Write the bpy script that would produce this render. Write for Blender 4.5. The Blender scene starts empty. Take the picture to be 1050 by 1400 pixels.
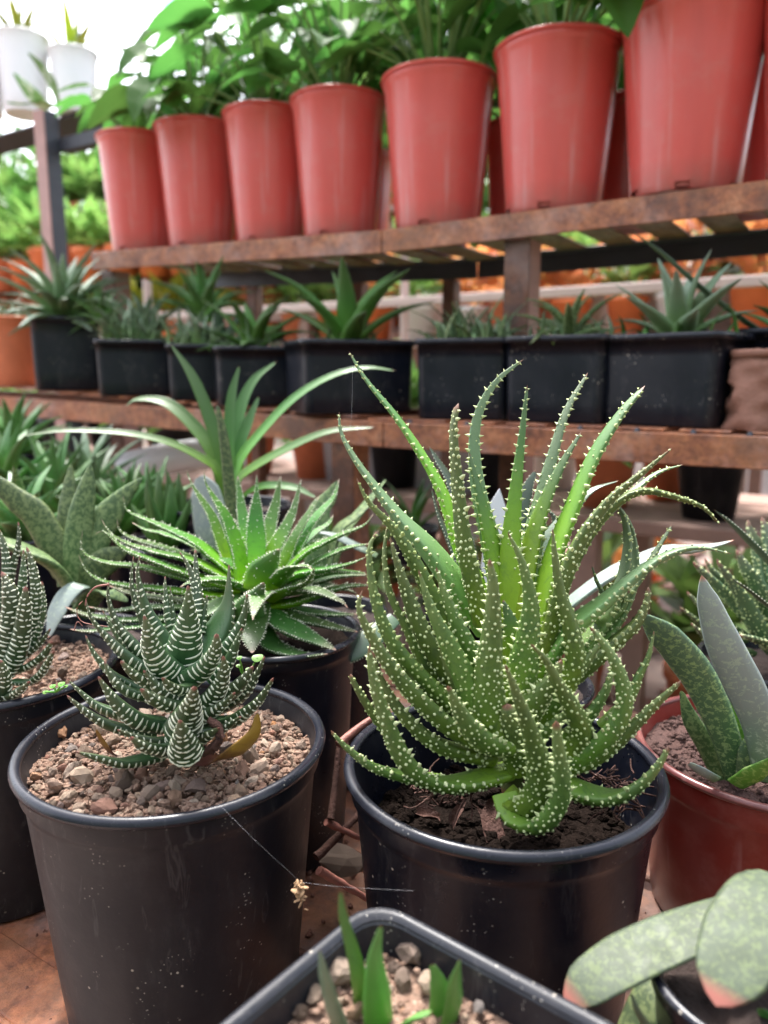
import bpy, math, random
import numpy as np
from mathutils import Vector, Matrix, noise

random.seed(7)
RNG = np.random.default_rng(11)
sc = bpy.context.scene
COL = sc.collection

# ---------------------------------------------------------------- camera, sky, sun, exposure
ZE = 0.80                     # eye height above the ground
PITCH = math.radians(10.0)
FPX = 1058.0                  # focal length in photograph pixels (1050 x 1400)
cam_d = bpy.data.cameras.new('camera')
cam = bpy.data.objects.new('camera', cam_d)
COL.objects.link(cam)
cam.location = (0, 0, ZE)
cam.rotation_euler = (math.pi / 2 - PITCH, 0, 0)
cam_d.sensor_fit = 'VERTICAL'
cam_d.sensor_height = 36.0
cam_d.lens = FPX / 1400 * 36.0
cam_d.clip_start = 0.02
cam_d.clip_end = 400
cam_d.dof.use_dof = True
cam_d.dof.focus_distance = 0.40
cam_d.dof.aperture_fstop = 7.0
sc.camera = cam

SUN_EL, SUN_AZ = math.radians(62), math.radians(-18)     # azimuth from +Y (behind the plants), negative = left
world = bpy.data.worlds.new('World')
sc.world = world
world.use_nodes = True
wn, wl = world.node_tree.nodes, world.node_tree.links
wn.clear()
w_out = wn.new('ShaderNodeOutputWorld')
w_bg = wn.new('ShaderNodeBackground')
sky = wn.new('ShaderNodeTexSky')
sky.sky_type = 'NISHITA'
sky.sun_disc = False
sky.sun_elevation = SUN_EL
sky.sun_rotation = SUN_AZ
sky.air_density = 1.0
sky.dust_density = 4.0
hs = wn.new('ShaderNodeHueSaturation')
hs.inputs['Saturation'].default_value = 0.45
wl.new(sky.outputs[0], hs.inputs['Color'])
wl.new(hs.outputs[0], w_bg.inputs['Color'])
w_bg.inputs['Strength'].default_value = 0.15
wl.new(w_bg.outputs[0], w_out.inputs['Surface'])
sun_d = bpy.data.lights.new('sun', 'SUN')
sun_d.energy = 1.5
sun_d.angle = math.radians(12)
sun_d.color = (1.0, 0.97, 0.93)
sun = bpy.data.objects.new('sun', sun_d)
COL.objects.link(sun)
sdir = Vector((math.sin(SUN_AZ) * math.cos(SUN_EL), math.cos(SUN_AZ) * math.cos(SUN_EL), math.sin(SUN_EL)))
sun.rotation_euler = sdir.to_track_quat('Z', 'Y').to_euler()
sc.view_settings.view_transform = 'Standard'
sc.view_settings.look = 'None'
sc.view_settings.exposure = 2.35
sc.view_settings.gamma = 1.0
sc.view_settings.use_curve_mapping = False
sc.cycles.max_bounces = 8
sc.cycles.transparent_max_bounces = 8

# ---------------------------------------------------------------- places
CP, SP = math.cos(PITCH), math.sin(PITCH)
SH = np.array([-0.8415, 0.5402, 0.0])     # the way the racks run (to the left and away)
NH = np.array([0.5402, 0.8415, 0.0])      # across the racks, away from the viewer
SHA = math.atan2(SH[1], SH[0])


def ray(px, py):
    x, y = (px - 525) / FPX, (py - 700) / FPX
    return np.array([x, CP - y * SP, -SP - y * CP])


def W(px, py, d):
    return ray(px, py) * d + np.array([0, 0, ZE])


def PN(px, py, n):
    r = ray(px, py)
    return r * (n / (r @ NH)) + np.array([0, 0, ZE])


def PZ(px, py, z):
    r = ray(px, py)
    return r * ((z - ZE) / r[2]) + np.array([0, 0, ZE])


def TN(t, n, z):
    return SH * t + NH * n + np.array([0, 0, z])


# ---------------------------------------------------------------- objects
def thing(name, label, cat, loc=(0, 0, 0), group=None):
    o = bpy.data.objects.new(name, None)
    o.empty_display_size = 0.02
    COL.objects.link(o)
    o.location = tuple(float(v) for v in loc)
    o['label'] = label
    o['category'] = cat
    if group:
        o['group'] = group
    return o


def tag(o, label, cat, group=None):
    o['label'] = label
    o['category'] = cat
    if group:
        o['group'] = group
    return o


def root_loc(o):
    p = Vector((0, 0, 0))
    while o is not None:
        p = p + o.location
        o = o.parent
    return np.array(p)


class MB:
    """collects geometry in world coordinates; build() links it as one mesh object"""
    def __init__(self):
        self.v, self.t, self.f, self.n = [], [], [], 0

    def add(self, v, f, mat=0, t=0.0):
        v = np.asarray(v, float).reshape(-1, 3)
        f = np.asarray(f, int)
        self.v.append(v)
        self.t.append(np.broadcast_to(np.asarray(t, float), (len(v),)))
        self.f.append((f + self.n, mat))
        self.n += len(v)

    def mesh(self, name, mats, off, smooth=True):
        V = np.concatenate(self.v) - off
        me = bpy.data.meshes.new(name)
        me.vertices.add(len(V))
        me.vertices.foreach_set('co', V.astype(np.float32).ravel())
        loops = np.concatenate([f.ravel() for f, _ in self.f])
        sizes = np.concatenate([np.full(len(f), f.shape[1]) for f, _ in self.f])
        mi = np.concatenate([np.full(len(f), m) for f, m in self.f])
        me.loops.add(len(loops))
        me.loops.foreach_set('vertex_index', loops.astype(np.int32))
        me.polygons.add(len(sizes))
        me.polygons.foreach_set('loop_start', (np.cumsum(sizes) - sizes).astype(np.int32))
        me.polygons.foreach_set('material_index', mi.astype(np.int32))
        me.polygons.foreach_set('use_smooth', np.full(len(sizes), smooth))
        a = me.attributes.new('t', 'FLOAT', 'POINT')
        a.data.foreach_set('value', np.concatenate(self.t).astype(np.float32))
        for m in (mats if isinstance(mats, (list, tuple)) else [mats]):
            me.materials.append(m)
        me.update(calc_edges=True)
        me.validate()
        return me

    def build(self, name, mats, parent=None, smooth=True, kind=None, off=None):
        if off is None:
            off = root_loc(parent) if parent is not None else np.zeros(3)
        me = self.mesh(name, mats, np.asarray(off), smooth)
        o = bpy.data.objects.new(name, me)
        COL.objects.link(o)
        if parent is not None:
            o.parent = parent
        else:
            o.location = tuple(off)
        if kind:
            o['kind'] = kind
        return o


def put(mesh, name, parent, loc, rot=None, scale=(1, 1, 1), kind=None):
    """a further copy of a shared mesh; loc is a world position"""
    o = bpy.data.objects.new(name, mesh)
    COL.objects.link(o)
    o.parent = parent
    l = np.asarray(loc) - (root_loc(parent) if parent is not None else 0)
    o.location = tuple(float(c) for c in l)
    if rot is not None:
        o.rotation_mode = 'QUATERNION' if len(rot) == 4 else 'XYZ'
        if len(rot) == 4:
            o.rotation_quaternion = rot
        else:
            o.rotation_euler = rot
    o.scale = scale
    if kind:
        o['kind'] = kind
    return o


def copy_tree(o, parent=None):
    c = o.copy()
    COL.objects.link(c)
    c.parent = parent
    for ch in list(o.children):
        copy_tree(ch, c)
    return c


def quads(nu, nv, wrap):
    """faces of a grid with nu rows of nv verts"""
    i = np.arange(nu - 1)[:, None]
    j = np.arange(nv if wrap else nv - 1)[None, :]
    a = i * nv + j
    b = i * nv + (j + 1) % nv
    return np.stack([a, b, b + nv, a + nv], -1).reshape(-1, 4)


def box(mb, c, ax, size, mat=0, bev=0.0, t=0.0):
    """box at centre c, axes ax (3 rows), full sizes; bevelled by bev"""
    c = np.asarray(c, float)
    ax = np.asarray(ax, float)
    h = np.asarray(size, float) / 2
    b = min(bev, h.min() * 0.6)
    if b <= 0:
        s = np.array([[x, y, z] for z in (-1, 1) for x, y in ((-1, -1), (1, -1), (1, 1), (-1, 1))], float) * h
        f = [[3, 2, 1, 0], [4, 5, 6, 7], [0, 1, 5, 4], [1, 2, 6, 5], [2, 3, 7, 6], [3, 0, 4, 7]]
        mb.add(c + s @ ax, f, mat, t)
        return
    rings = []
    for z, k in ((-h[2], b), (-h[2] + b, 0), (h[2] - b, 0), (h[2], b)):
        x, y = h[0] - k, h[1] - k
        q = b * 0.7
        rings.append([[x - q, -y, z], [x, -y + q, z], [x, y - q, z], [x - q, y, z], [-x + q, y, z], [-x, y - q, z],
                      [-x, -y + q, z], [-x + q, -y, z]])
    v = np.array(rings).reshape(-1, 3)
    mb.add(c + v @ ax, quads(4, 8, True), mat, t)
    mb.add(c + v[:8] @ ax, [list(range(7, -1, -1))], mat, t)
    mb.add(c + v[-8:] @ ax, [list(range(8))], mat, t)


def bar(mb, p, q, w, h, up=(0, 0, 1), mat=0, bev=0.0015):
    """box from p to q, w sideways, h along up"""
    p, q = np.asarray(p, float), np.asarray(q, float)
    d = q - p
    L = np.linalg.norm(d)
    d = d / L
    s = np.cross(d, up)
    s /= np.linalg.norm(s)
    u = np.cross(s, d)
    box(mb, (p + q) / 2, [d, s, u], (L, w, h), mat, bev)


def spline(P, n):
    """Catmull-Rom through P, n samples evenly spaced; also the arc position of each point"""
    P = np.asarray(P, float)
    if len(P) == 2:
        P = np.array([P[0], (P[0] + P[1]) / 2, P[1]])
    E = np.vstack([2 * P[0] - P[1], P, 2 * P[-1] - P[-2]])
    out, seg = [], []
    K = 16
    for i in range(len(P) - 1):
        a, b, c, d = E[i:i + 4]
        u = np.linspace(0, 1, K, endpoint=False)[:, None]
        out.append(0.5 * ((2 * b) + (c - a) * u + (2 * a - 5 * b + 4 * c - d) * u ** 2 + (-a + 3 * b - 3 * c + d) * u ** 3))
    D = np.vstack(out + [P[-1:]])
    s = np.concatenate([[0], np.cumsum(np.linalg.norm(np.diff(D, axis=0), axis=1))])
    L = s[-1]
    at = s[::K] / L
    u = n if isinstance(n, np.ndarray) else np.linspace(0, 1, n)
    R = np.stack([np.interp(u * L, s, D[:, k]) for k in range(3)], -1)
    return R, at, L


def tube(mb, P, r, n=14, m=6, mat=0):
    P, at, L = spline(P, n)
    T = np.gradient(P, axis=0)
    T /= np.linalg.norm(T, axis=1)[:, None]
    ref = np.array([0.31, 0.2, 0.93])
    S = np.cross(T, ref)
    S /= np.linalg.norm(S, axis=1)[:, None]
    U = np.cross(S, T)
    a = np.arange(m) / m * 2 * np.pi
    rr = np.interp(np.linspace(0, 1, n), np.linspace(0, 1, len(np.atleast_1d(r))), np.atleast_1d(r))
    V = P[:, None] + rr[:, None, None] * (S[:, None] * np.cos(a)[None, :, None] + U[:, None] * np.sin(a)[None, :, None])
    mb.add(V, quads(n, m, True), mat, np.repeat(np.linspace(0, 1, n), m))
    mb.add(V[0], [list(range(m))], mat)
    mb.add(V[-1], [list(range(m - 1, -1, -1))], mat)


def lathe(mb, c, prof, n=56, mat=0, skip=None):
    """surface of revolution; prof = list of (r, z)"""
    a = np.arange(n) / n * 2 * np.pi
    pr = np.array(prof, float)
    V = np.stack([pr[:, None, 0] * np.cos(a), pr[:, None, 0] * np.sin(a), np.repeat(pr[:, 1:2], n, 1)], -1)
    f = quads(len(pr), n, True)
    if skip is not None:
        row, cols = skip
        keep = np.ones(len(f), bool)
        for k in cols:
            keep[row * n + k] = False
        f = f[keep]
    mb.add(np.asarray(c) + V, f, mat)


# ---------------------------------------------------------------- materials
class NT:
    def __init__(self, name):
        self.m = bpy.data.materials.new(name)
        self.m.use_nodes = True
        self.t = self.m.node_tree
        self.n, self.l = self.t.nodes, self.t.links
        self.p = self.n['Principled BSDF']
        self.out = self.n['Material Output']
        self.co = self.new('ShaderNodeTexCoord').outputs['Object']

    def new(self, typ, **kw):
        o = self.n.new(typ)
        for k, v in kw.items():
            setattr(o, k, v)
        return o

    def set(self, sock, v):
        if hasattr(v, 'is_linked') or isinstance(v, bpy.types.NodeSocket):
            self.l.new(v, sock)
        elif isinstance(v, (tuple, list)) and len(v) == 3 and sock.type == 'RGBA':
            sock.default_value = (*v, 1)
        else:
            sock.default_value = v

    def noise(self, scale, detail=4, rough=0.6, stretch=None, dist=0.0):
        nd = self.new('ShaderNodeTexNoise')
        nd.inputs['Scale'].default_value = scale
        nd.inputs['Detail'].default_value = detail
        nd.inputs['Roughness'].default_value = rough
        nd.inputs['Distortion'].default_value = dist
        co = self.co
        if stretch:
            mp = self.new('ShaderNodeMapping')
            mp.inputs['Scale'].default_value = stretch
            self.l.new(co, mp.inputs[0])
            co = mp.outputs[0]
        self.l.new(co, nd.inputs['Vector'])
        return nd.outputs[0]

    def vor(self, scale, feature='F1'):
        nd = self.new('ShaderNodeTexVoronoi', feature=feature)
        nd.inputs['Scale'].default_value = scale
        self.l.new(self.co, nd.inputs['Vector'])
        return nd.outputs[0]

    def ramp(self, fac, stops):
        nd = self.new('ShaderNodeValToRGB')
        e = nd.color_ramp.elements
        while len(e) < len(stops):
            e.new(0.5)
        for el, (p, c) in zip(e, stops):
            el.position = p
            el.color = (*c, 1) if isinstance(c, (tuple, list)) else (c, c, c, 1)
        self.l.new(fac, nd.inputs[0])
        return nd.outputs[0]

    def mix(self, f, a, b, typ='MIX'):
        nd = self.new('ShaderNodeMix', data_type='RGBA', blend_type=typ)
        self.set(nd.inputs[0], f)
        self.set(nd.inputs[6], a)
        self.set(nd.inputs[7], b)
        return nd.outputs[2]

    def math(self, op, a, b=0.0):
        nd = self.new('ShaderNodeMath', operation=op)
        self.set(nd.inputs[0], a)
        self.set(nd.inputs[1], b)
        return nd.outputs[0]

    def attr(self, name='t'):
        return self.new('ShaderNodeAttribute', attribute_name=name).outputs['Fac']

    def rand(self):
        return self.new('ShaderNodeObjectInfo').outputs['Random']

    def bump(self, h, strength, dist):
        nd = self.new('ShaderNodeBump')
        nd.inputs['Strength'].default_value = strength
        nd.inputs['Distance'].default_value = dist
        self.l.new(h, nd.inputs['Height'])
        self.l.new(nd.outputs[0], self.p.inputs['Normal'])
        return nd.outputs[0]

    def base(self, c, rough=0.5, spec=0.5):
        self.set(self.p.inputs['Base Color'], c)
        self.set(self.p.inputs['Roughness'], rough)
        self.p.inputs['Specular IOR Level'].default_value = spec

    def translucent(self, c, fac):
        tr = self.new('ShaderNodeBsdfTranslucent')
        self.set(tr.inputs[0], c)
        mx = self.new('ShaderNodeMixShader')
        self.set(mx.inputs[0], fac)
        self.l.new(self.p.outputs[0], mx.inputs[1])
        self.l.new(tr.outputs[0], mx.inputs[2])
        self.l.new(mx.outputs[0], self.out.inputs['Surface'])


def plain(name, c, rough=0.6, var=0.25, scale=60, bump=0.0, spec=0.5):
    k = NT(name)
    n = k.noise(scale, 5)
    col = k.mix(n, tuple(v * (1 - var) for v in c), tuple(min(1, v * (1 + var)) for v in c))
    k.base(col, rough, spec)
    if bump:
        k.bump(k.noise(scale * 4, 4), bump, 0.002)
    return k.m


def leafmat(name, stops, rough=0.42, mott=None, trans=0.12, bump=0.25, bscale=700, spec=0.5, vary=0.25, tip=(0.16, 0.07, 0.035), tipw=0.03,
            bloom=0.25, stria=0.0):
    """stops: colours along the leaf, 0 = tip, 1 = base"""
    k = NT(name)
    t = k.attr()
    col = k.ramp(t, stops)
    if mott:
        sc_, lo, hi, mc, amt = mott[:5]
        s = k.noise(sc_, 3, 0.7, dist=0.6)
        f = k.math('MULTIPLY', k.ramp(s, [(lo, 0.0), (hi, 1.0)]), amt)
        col = k.mix(f, col, mc)
    n = k.noise(90, 4)
    col = k.mix(k.math('MULTIPLY', n, bloom), col, (0.27, 0.32, 0.27))
    r = k.rand()
    hsv = k.new('ShaderNodeHueSaturation')
    k.l.new(col, hsv.inputs['Color'])
    k.set(hsv.inputs['Value'], k.math('MULTIPLY_ADD', r, 2 * vary))
    hsv.inputs['Value'].links[0].from_node.inputs[2].default_value = 1 - vary
    k.set(hsv.inputs['Hue'], k.math('MULTIPLY_ADD', r, 0.03))
    hsv.inputs['Hue'].links[0].from_node.inputs[2].default_value = 0.485
    col = hsv.outputs[0]
    if tipw > 0:
        col = k.mix(k.ramp(t, [(tipw * 0.4, 1.0), (tipw, 0.0)]), col, tip)
    k.base(col, rough, spec)
    k.set(k.p.inputs['Roughness'], k.ramp(k.noise(160, 3), [(0.3, rough - 0.08), (0.7, rough + 0.12)]))
    k.bump(k.noise(bscale, 4), bump, 0.0006)
    if trans > 0:
        k.translucent(col, trans)
    return k.m


M = {}


def blackplastic(name, c=(0.0045, 0.0055, 0.009), rough=0.40, dust=0.4, scale=1.0):
    k = NT(name)
    d1 = k.ramp(k.noise(13 * scale, 8, 0.72, dist=0.4), [(0.46, 0.0), (0.70, 1.0)])
    d2 = k.ramp(k.noise(75 * scale, 7, 0.8, stretch=(1, 1, 0.35)), [(0.50, 0.0), (0.72, 1.0)])
    blot = k.math('MULTIPLY', d1, k.math('MULTIPLY_ADD', d2, 0.7))
    blot.node.inputs[1].links[0].from_node.inputs[2].default_value = 0.3
    d = k.math('ADD', k.math('MULTIPLY', blot, 0.55 * dust), k.math('MULTIPLY', d2, 0.13 * dust))
    col = k.mix(d, c, (0.115, 0.102, 0.10))
    smear = k.ramp(k.noise(34 * scale, 3, 0.6, stretch=(2.2, 2.2, 0.5), dist=1.2), [(0.60, 0.0), (0.625, 0.16 * dust), (0.65, 0.0)])
    col = k.mix(smear, col, (0.24, 0.22, 0.21))
    sel = k.ramp(k.noise(24 * scale, 3), [(0.52, 0.0), (0.58, 1.0)])
    sp = k.ramp(k.vor(150 * scale), [(0.07, 1.0), (0.12, 0.0)])
    col = k.mix(k.math('MULTIPLY', sp, sel), col, (0.34, 0.30, 0.25))
    sp2 = k.ramp(k.vor(420 * scale), [(0.13, 0.8), (0.2, 0.0)])
    sel2 = k.ramp(k.noise(50 * scale, 3), [(0.57, 0.0), (0.62, 1.0)])
    col = k.mix(k.math('MULTIPLY', sp2, sel2), col, (0.3, 0.28, 0.25))
    k.base(col, rough, 0.35)
    k.set(k.p.inputs['Roughness'], k.math('ADD', k.math('MULTIPLY', d, 0.7), k.ramp(k.noise(22, 5), [(0.3, rough - 0.07), (0.7, rough + 0.1)])))
    k.bump(k.noise(170, 6, 0.65), 0.22, 0.0006)
    return k.m


def rust(name, bright=1.0, paint=0.5):
    """iron gone rusty: brown scale, orange bloom, pale worn paint and dark stains"""
    k = NT(name)
    b = lambda r, g, bl: (r * bright, g * bright, bl * bright)
    a = k.noise(26, 8, 0.68, stretch=(1, 1, 1.5))
    col = k.ramp(a, [(0.30, b(.14, .055, .035)), (0.45, b(.26, .09, .042)), (0.56, b(.36, .13, .055)), (0.72, b(.44, .20, .10))])
    fine = k.ramp(k.noise(130, 7, 0.75), [(0.36, 0.45), (0.52, 1.0), (0.68, 1.35)])
    col = k.mix(0.85, col, fine, 'MULTIPLY')
    p = k.ramp(k.noise(12, 7, 0.7), [(0.50, 0.0), (0.70, paint)])
    col = k.mix(p, col, b(.44, .30, .26))
    o = k.ramp(k.noise(16, 6, 0.7), [(0.52, 0.0), (0.68, 0.6)])
    col = k.mix(o, col, b(.42, .16, .05))
    st = k.ramp(k.noise(8, 6, 0.7), [(0.54, 0.0), (0.66, 0.7)])
    col = k.mix(st, col, b(.045, .03, .032))
    k.base(col, 0.6, 0.5)
    k.set(k.p.inputs['Roughness'], k.ramp(k.noise(50, 5), [(0.3, 0.36), (0.7, 0.75)]))
    k.bump(k.noise(220, 8, 0.7), 0.5, 0.0015)
    return k.m


M['black'] = blackplastic('black_plastic', (0.0045, 0.0055, 0.009), 0.42, 0.62)
M['black_b'] = blackplastic('black_plastic_clean', (0.003, 0.004, 0.0085), 0.30, 0.32)
M['rim'] = blackplastic('black_rim', (0.010, 0.011, 0.017), 0.24, 0.35)
M['grey_tray'] = blackplastic('grey_plastic', (0.010, 0.011, 0.016), 0.40, 0.6)
M['mid_pot'] = blackplastic('black_square_pot', (0.005, 0.0068, 0.013), 0.34, 0.4, 0.7)
M['rust'] = rust('rusty_iron', bright=1.0)
M['rust_dark'] = rust('rusty_iron_dark', bright=0.42)
M['rust_pink'] = plain('faded_paint_iron', (0.36, 0.2, 0.17), 0.5, 0.3, 30, 0.3)
M['dark_iron'] = plain('dark_iron', (0.03, 0.032, 0.042), 0.5, 0.4, 30, 0.3)


def redplastic(name, c, rough=0.38):
    k = NT(name)
    n = k.noise(26, 5, 0.6, stretch=(1, 1, 0.08))
    col = k.mix(n, tuple(v * 0.78 for v in c), tuple(min(1, v * 1.2) for v in c))
    d = k.ramp(k.noise(35, 6, 0.7), [(0.50, 0.0), (0.8, 0.22)])
    col = k.mix(d, col, (0.45, 0.26, 0.22))
    st = k.ramp(k.noise(60, 3, 0.5, stretch=(1, 1, 0.04)), [(0.60, 0.0), (0.70, 0.22)])
    col = k.mix(st, col, (0.55, 0.40, 0.38))
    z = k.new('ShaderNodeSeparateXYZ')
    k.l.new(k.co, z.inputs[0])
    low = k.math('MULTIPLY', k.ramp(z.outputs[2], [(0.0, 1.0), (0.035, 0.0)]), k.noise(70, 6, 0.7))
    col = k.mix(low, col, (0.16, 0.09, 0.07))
    k.base(col, rough)
    k.bump(k.noise(120, 4), 0.08, 0.0006)
    return k.m


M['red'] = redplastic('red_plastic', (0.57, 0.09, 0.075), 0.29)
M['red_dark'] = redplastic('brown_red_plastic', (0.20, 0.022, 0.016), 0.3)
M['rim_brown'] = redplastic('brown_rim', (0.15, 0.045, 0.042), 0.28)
M['terra'] = plain('terracotta', (0.58, 0.17, 0.075), 0.7, 0.25, 30, 0.2)
M['orange'] = plain('orange_plastic', (0.75, 0.19, 0.06), 0.5, 0.2, 30)
M['white'] = plain('white_plastic', (0.78, 0.77, 0.78), 0.4, 0.06, 30)
M['tag'] = plain('white_tag', (0.8, 0.8, 0.85), 0.4, 0.05, 30)
M['soil_dark'] = plain('dark_soil', (0.010, 0.0065, 0.005), 1.0, 0.7, 150, 1.0, spec=0.05)
M['soil'] = plain('soil', (0.03, 0.017, 0.013), 0.95, 0.6, 150, 1.0)
M['soil_red'] = plain('red_soil', (0.085, 0.042, 0.034), 0.95, 0.5, 200, 1.0)
M['bark'] = plain('dry_bark', (0.17, 0.075, 0.05), 0.85, 0.5, 120, 0.8)
M['bark_dark'] = plain('dark_dry_bark', (0.075, 0.03, 0.02), 0.85, 0.5, 120, 0.8)
M['twig'] = plain('red_brown_twig', (0.26, 0.10, 0.075), 0.6, 0.4, 80, 0.5)
M['wood'] = plain('weathered_board', (0.30, 0.19, 0.155), 0.8, 0.35, 25, 0.5)
k = NT('brick_rubble')
k.base(k.ramp(k.noise(9, 4), [(0.35, (0.10, 0.06, 0.05)), (0.5, (0.34, 0.20, 0.16)), (0.62, (0.5, 0.38, 0.34)), (0.75, (0.42, 0.17, 0.09))]), 0.95, 0.2)
M['rubble'] = k.m
M['ground'] = plain('earth_ground', (0.20, 0.145, 0.125), 0.95, 0.5, 14, 0.8)
M['concrete'] = plain('grey_cement', (0.40, 0.36, 0.37), 0.8, 0.2, 14, 0.3)
M['pale_paint'] = plain('pale_pink_paint', (0.55, 0.42, 0.38), 0.6, 0.15, 20)
M['bag'] = plain('brown_fabric', (0.23, 0.105, 0.07), 0.75, 0.3, 60, 0.5)
M['web'] = plain('cobweb', (0.5, 0.5, 0.52), 0.5, 0.0, 10)
k = NT('turquoise_net')
k.base((0.55, 0.75, 0.72), 0.6)
k.translucent((0.62, 0.86, 0.82), 0.75)
M['net'] = k.m


def stonemat(name):
    k = NT(name)
    r = k.rand()
    col = k.ramp(r, [(0.0, (0.13, 0.09, 0.07)), (0.18, (0.36, 0.25, 0.175)), (0.36, (0.50, 0.37, 0.27)), (0.5, (0.24, 0.17, 0.13)),
                     (0.66, (0.56, 0.43, 0.33)), (0.78, (0.38, 0.18, 0.12)), (0.9, (0.25, 0.22, 0.2)), (1.0, (0.52, 0.25, 0.11))])
    n = k.ramp(k.noise(260, 6, 0.75), [(0.32, 0.35), (0.65, 1.15)])
    col = k.mix(1.0, col, n, 'MULTIPLY')
    k.base(col, 0.92, 0.25)
    k.bump(k.noise(420, 6, 0.75), 0.8, 0.0012)
    return k.m


M['stone'] = stonemat('pumice_stone')
k = NT('pumice_fines')
k.base(k.ramp(k.noise(330, 2), [(0.3, (0.06, 0.036, 0.027)), (0.45, (0.25, 0.165, 0.12)), (0.6, (0.14, 0.08, 0.056)), (0.75, (0.38, 0.27, 0.20))]), 0.95, 0.2)
k.bump(k.noise(900, 5), 0.8, 0.001)
M['fines'] = k.m

G = lambda r, g, b: (r, g, b)
M['spiky'] = leafmat('spiky_leaf', [(0.0, G(.16, .20, .06)), (0.35, G(.10, .16, .032)), (0.75, G(.098, .18, .018)), (1.0, G(.20, .32, .02))],
                     0.42, (140, 0.5, 0.7, (0.05, 0.10, 0.025), 0.7), 0.14, 0.4, 800, bloom=0.06, tipw=0.05)
M['spiky_young'] = leafmat('spiky_leaf_young', [(0.0, G(.11, .17, .08)), (0.25, G(.10, .22, .055)), (0.5, G(.19, .39, .02)), (1.0, G(.38, .58, .018))],
                           0.4, (140, 0.5, 0.7, (0.10, 0.22, 0.04), 0.4), 0.3, 0.25, 800, bloom=0.12)
M['spiky_blue'] = leafmat('spiky_leaf_bloom', [(0.0, G(.14, .2, .10)), (0.5, G(.12, .21, .08)), (1.0, G(.18, .36, .04))], 0.42, None, 0.14, 0.4, 800, bloom=0.18)
k = NT('tubercle_cream')
k.base(k.mix(k.rand(), (0.38, 0.46, 0.17), (0.54, 0.59, 0.32)), 0.5)
M['tub'] = k.m
M['zebra'] = leafmat('zebra_leaf', [(0.0, G(.10, .11, .045)), (0.2, G(.052, .078, .026)), (0.6, G(.028, .068, .02)), (1.0, G(.022, .075, .02))], 0.4,
                     (120, 0.5, 0.75, (0.09, 0.08, 0.04), 0.35), 0.06, 0.3, 900, tip=(0.20, 0.07, 0.05), tipw=0.06, bloom=0.05)
M['zebra_white'] = plain('zebra_white', (0.64, 0.65, 0.50), 0.55, 0.12, 200)
M['lace'] = leafmat('lace_leaf', [(0.0, G(.14, .18, .08)), (0.12, G(.08, .17, .03)), (0.5, G(.055, .19, .018)), (0.85, G(.15, .40, .01)), (1.0, G(.26, .52, .01))],
                    0.38, (100, 0.5, 0.7, (0.04, 0.13, 0.015), 0.5), 0.25, 0.3, 900, spec=0.4, tip=(.36, .27, .2), tipw=0.06, bloom=0.02)
M['lace_old'] = leafmat('lace_leaf_old', [(0.0, G(.13, .11, .07)), (0.2, G(.05, .10, .025)), (1.0, G(.045, .14, .018))], 0.4, (100, 0.5, 0.7, (0.025, 0.07, 0.015), 0.5),
                        0.1, 0.3, 900, spec=0.4, tip=(.3, .18, .14), tipw=0.05, bloom=0.04)
M['gast_dark'] = leafmat('mottled_dark_leaf', [(0.0, G(.055, .085, .035)), (1.0, G(.05, .10, .025))], 0.5, (330, 0.47, 0.55, (0.16, 0.21, 0.08), 0.85), 0.08, 0.25,
                         700, spec=0.25, tipw=0.0, bloom=0.03)
M['gast_silver'] = leafmat('silver_leaf', [(0.0, G(.26, .29, .27)), (0.6, G(.20, .245, .225)), (1.0, G(.10, .17, .07))], 0.42, (300, 0.53, 0.62, (0.33, 0.39, 0.29), 0.75),
                           0.05, 0.2, 700, spec=0.25, tip=(.5, .25, .18), tipw=0.03, bloom=0.1)
M['gast_spot'] = leafmat('spotted_leaf', [(0.0, G(.10, .16, .10)), (1.0, G(.045, .12, .03))], 0.36, (380, 0.51, 0.60, (0.30, 0.40, 0.16), 0.8), 0.1, 0.2, 700, tipw=0.0,
                         bloom=0.1)
M['gast_green'] = leafmat('bright_spotted_leaf', [(0.0, G(.12, .24, .03)), (1.0, G(.12, .28, .03))], 0.36, (210, 0.52, 0.6, (0.33, 0.45, 0.12), 0.7), 0.25, 0.2, 700,
                          tipw=0.0, bloom=0.05)
M['gast_pale'] = leafmat('pale_grey_green_leaf', [(0.0, G(.044, .056, .030)), (1.0, G(.035, .048, .024))], 0.5, (430, 0.49, 0.60, (0.095, 0.12, 0.045), 0.8), 0.03, 0.15, 700, spec=0.2,
                         tip=(.24, .09, .07), tipw=0.085, bloom=0.2, vary=0.08)
M['strap'] = leafmat('strap_leaf', [(0.0, G(.08, .14, .05)), (0.5, G(.055, .145, .025)), (1.0, G(.11, .25, .025))], 0.42, None, 0.15, 0.1, 500, spec=0.3, tipw=0.015, bloom=0.05)
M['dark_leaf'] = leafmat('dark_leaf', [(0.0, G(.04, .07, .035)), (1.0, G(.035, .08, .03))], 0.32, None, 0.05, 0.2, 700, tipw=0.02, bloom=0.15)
M['succ'] = leafmat('succulent_leaf', [(0.0, G(.08, .18, .05)), (0.5, G(.09, .23, .05)), (1.0, G(.2, .45, .05))], 0.36, None, 0.2, 0.2, 700, tipw=0.02, bloom=0.18)
M['grey_rosette'] = leafmat('grey_green_leaf', [(0.0, G(.18, .24, .17)), (0.5, G(.12, .2, .085)), (1.0, G(.18, .33, .05))], 0.4, None, 0.12, 0.2, 700, tipw=0.03, bloom=0.3)
M['seed'] = leafmat('seedling_leaf', [(0.0, G(.14, .34, .04)), (1.0, G(.14, .34, .04))], 0.4, None, 0.35, 0.0, 500, tipw=0.0, bloom=0.0)
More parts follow.
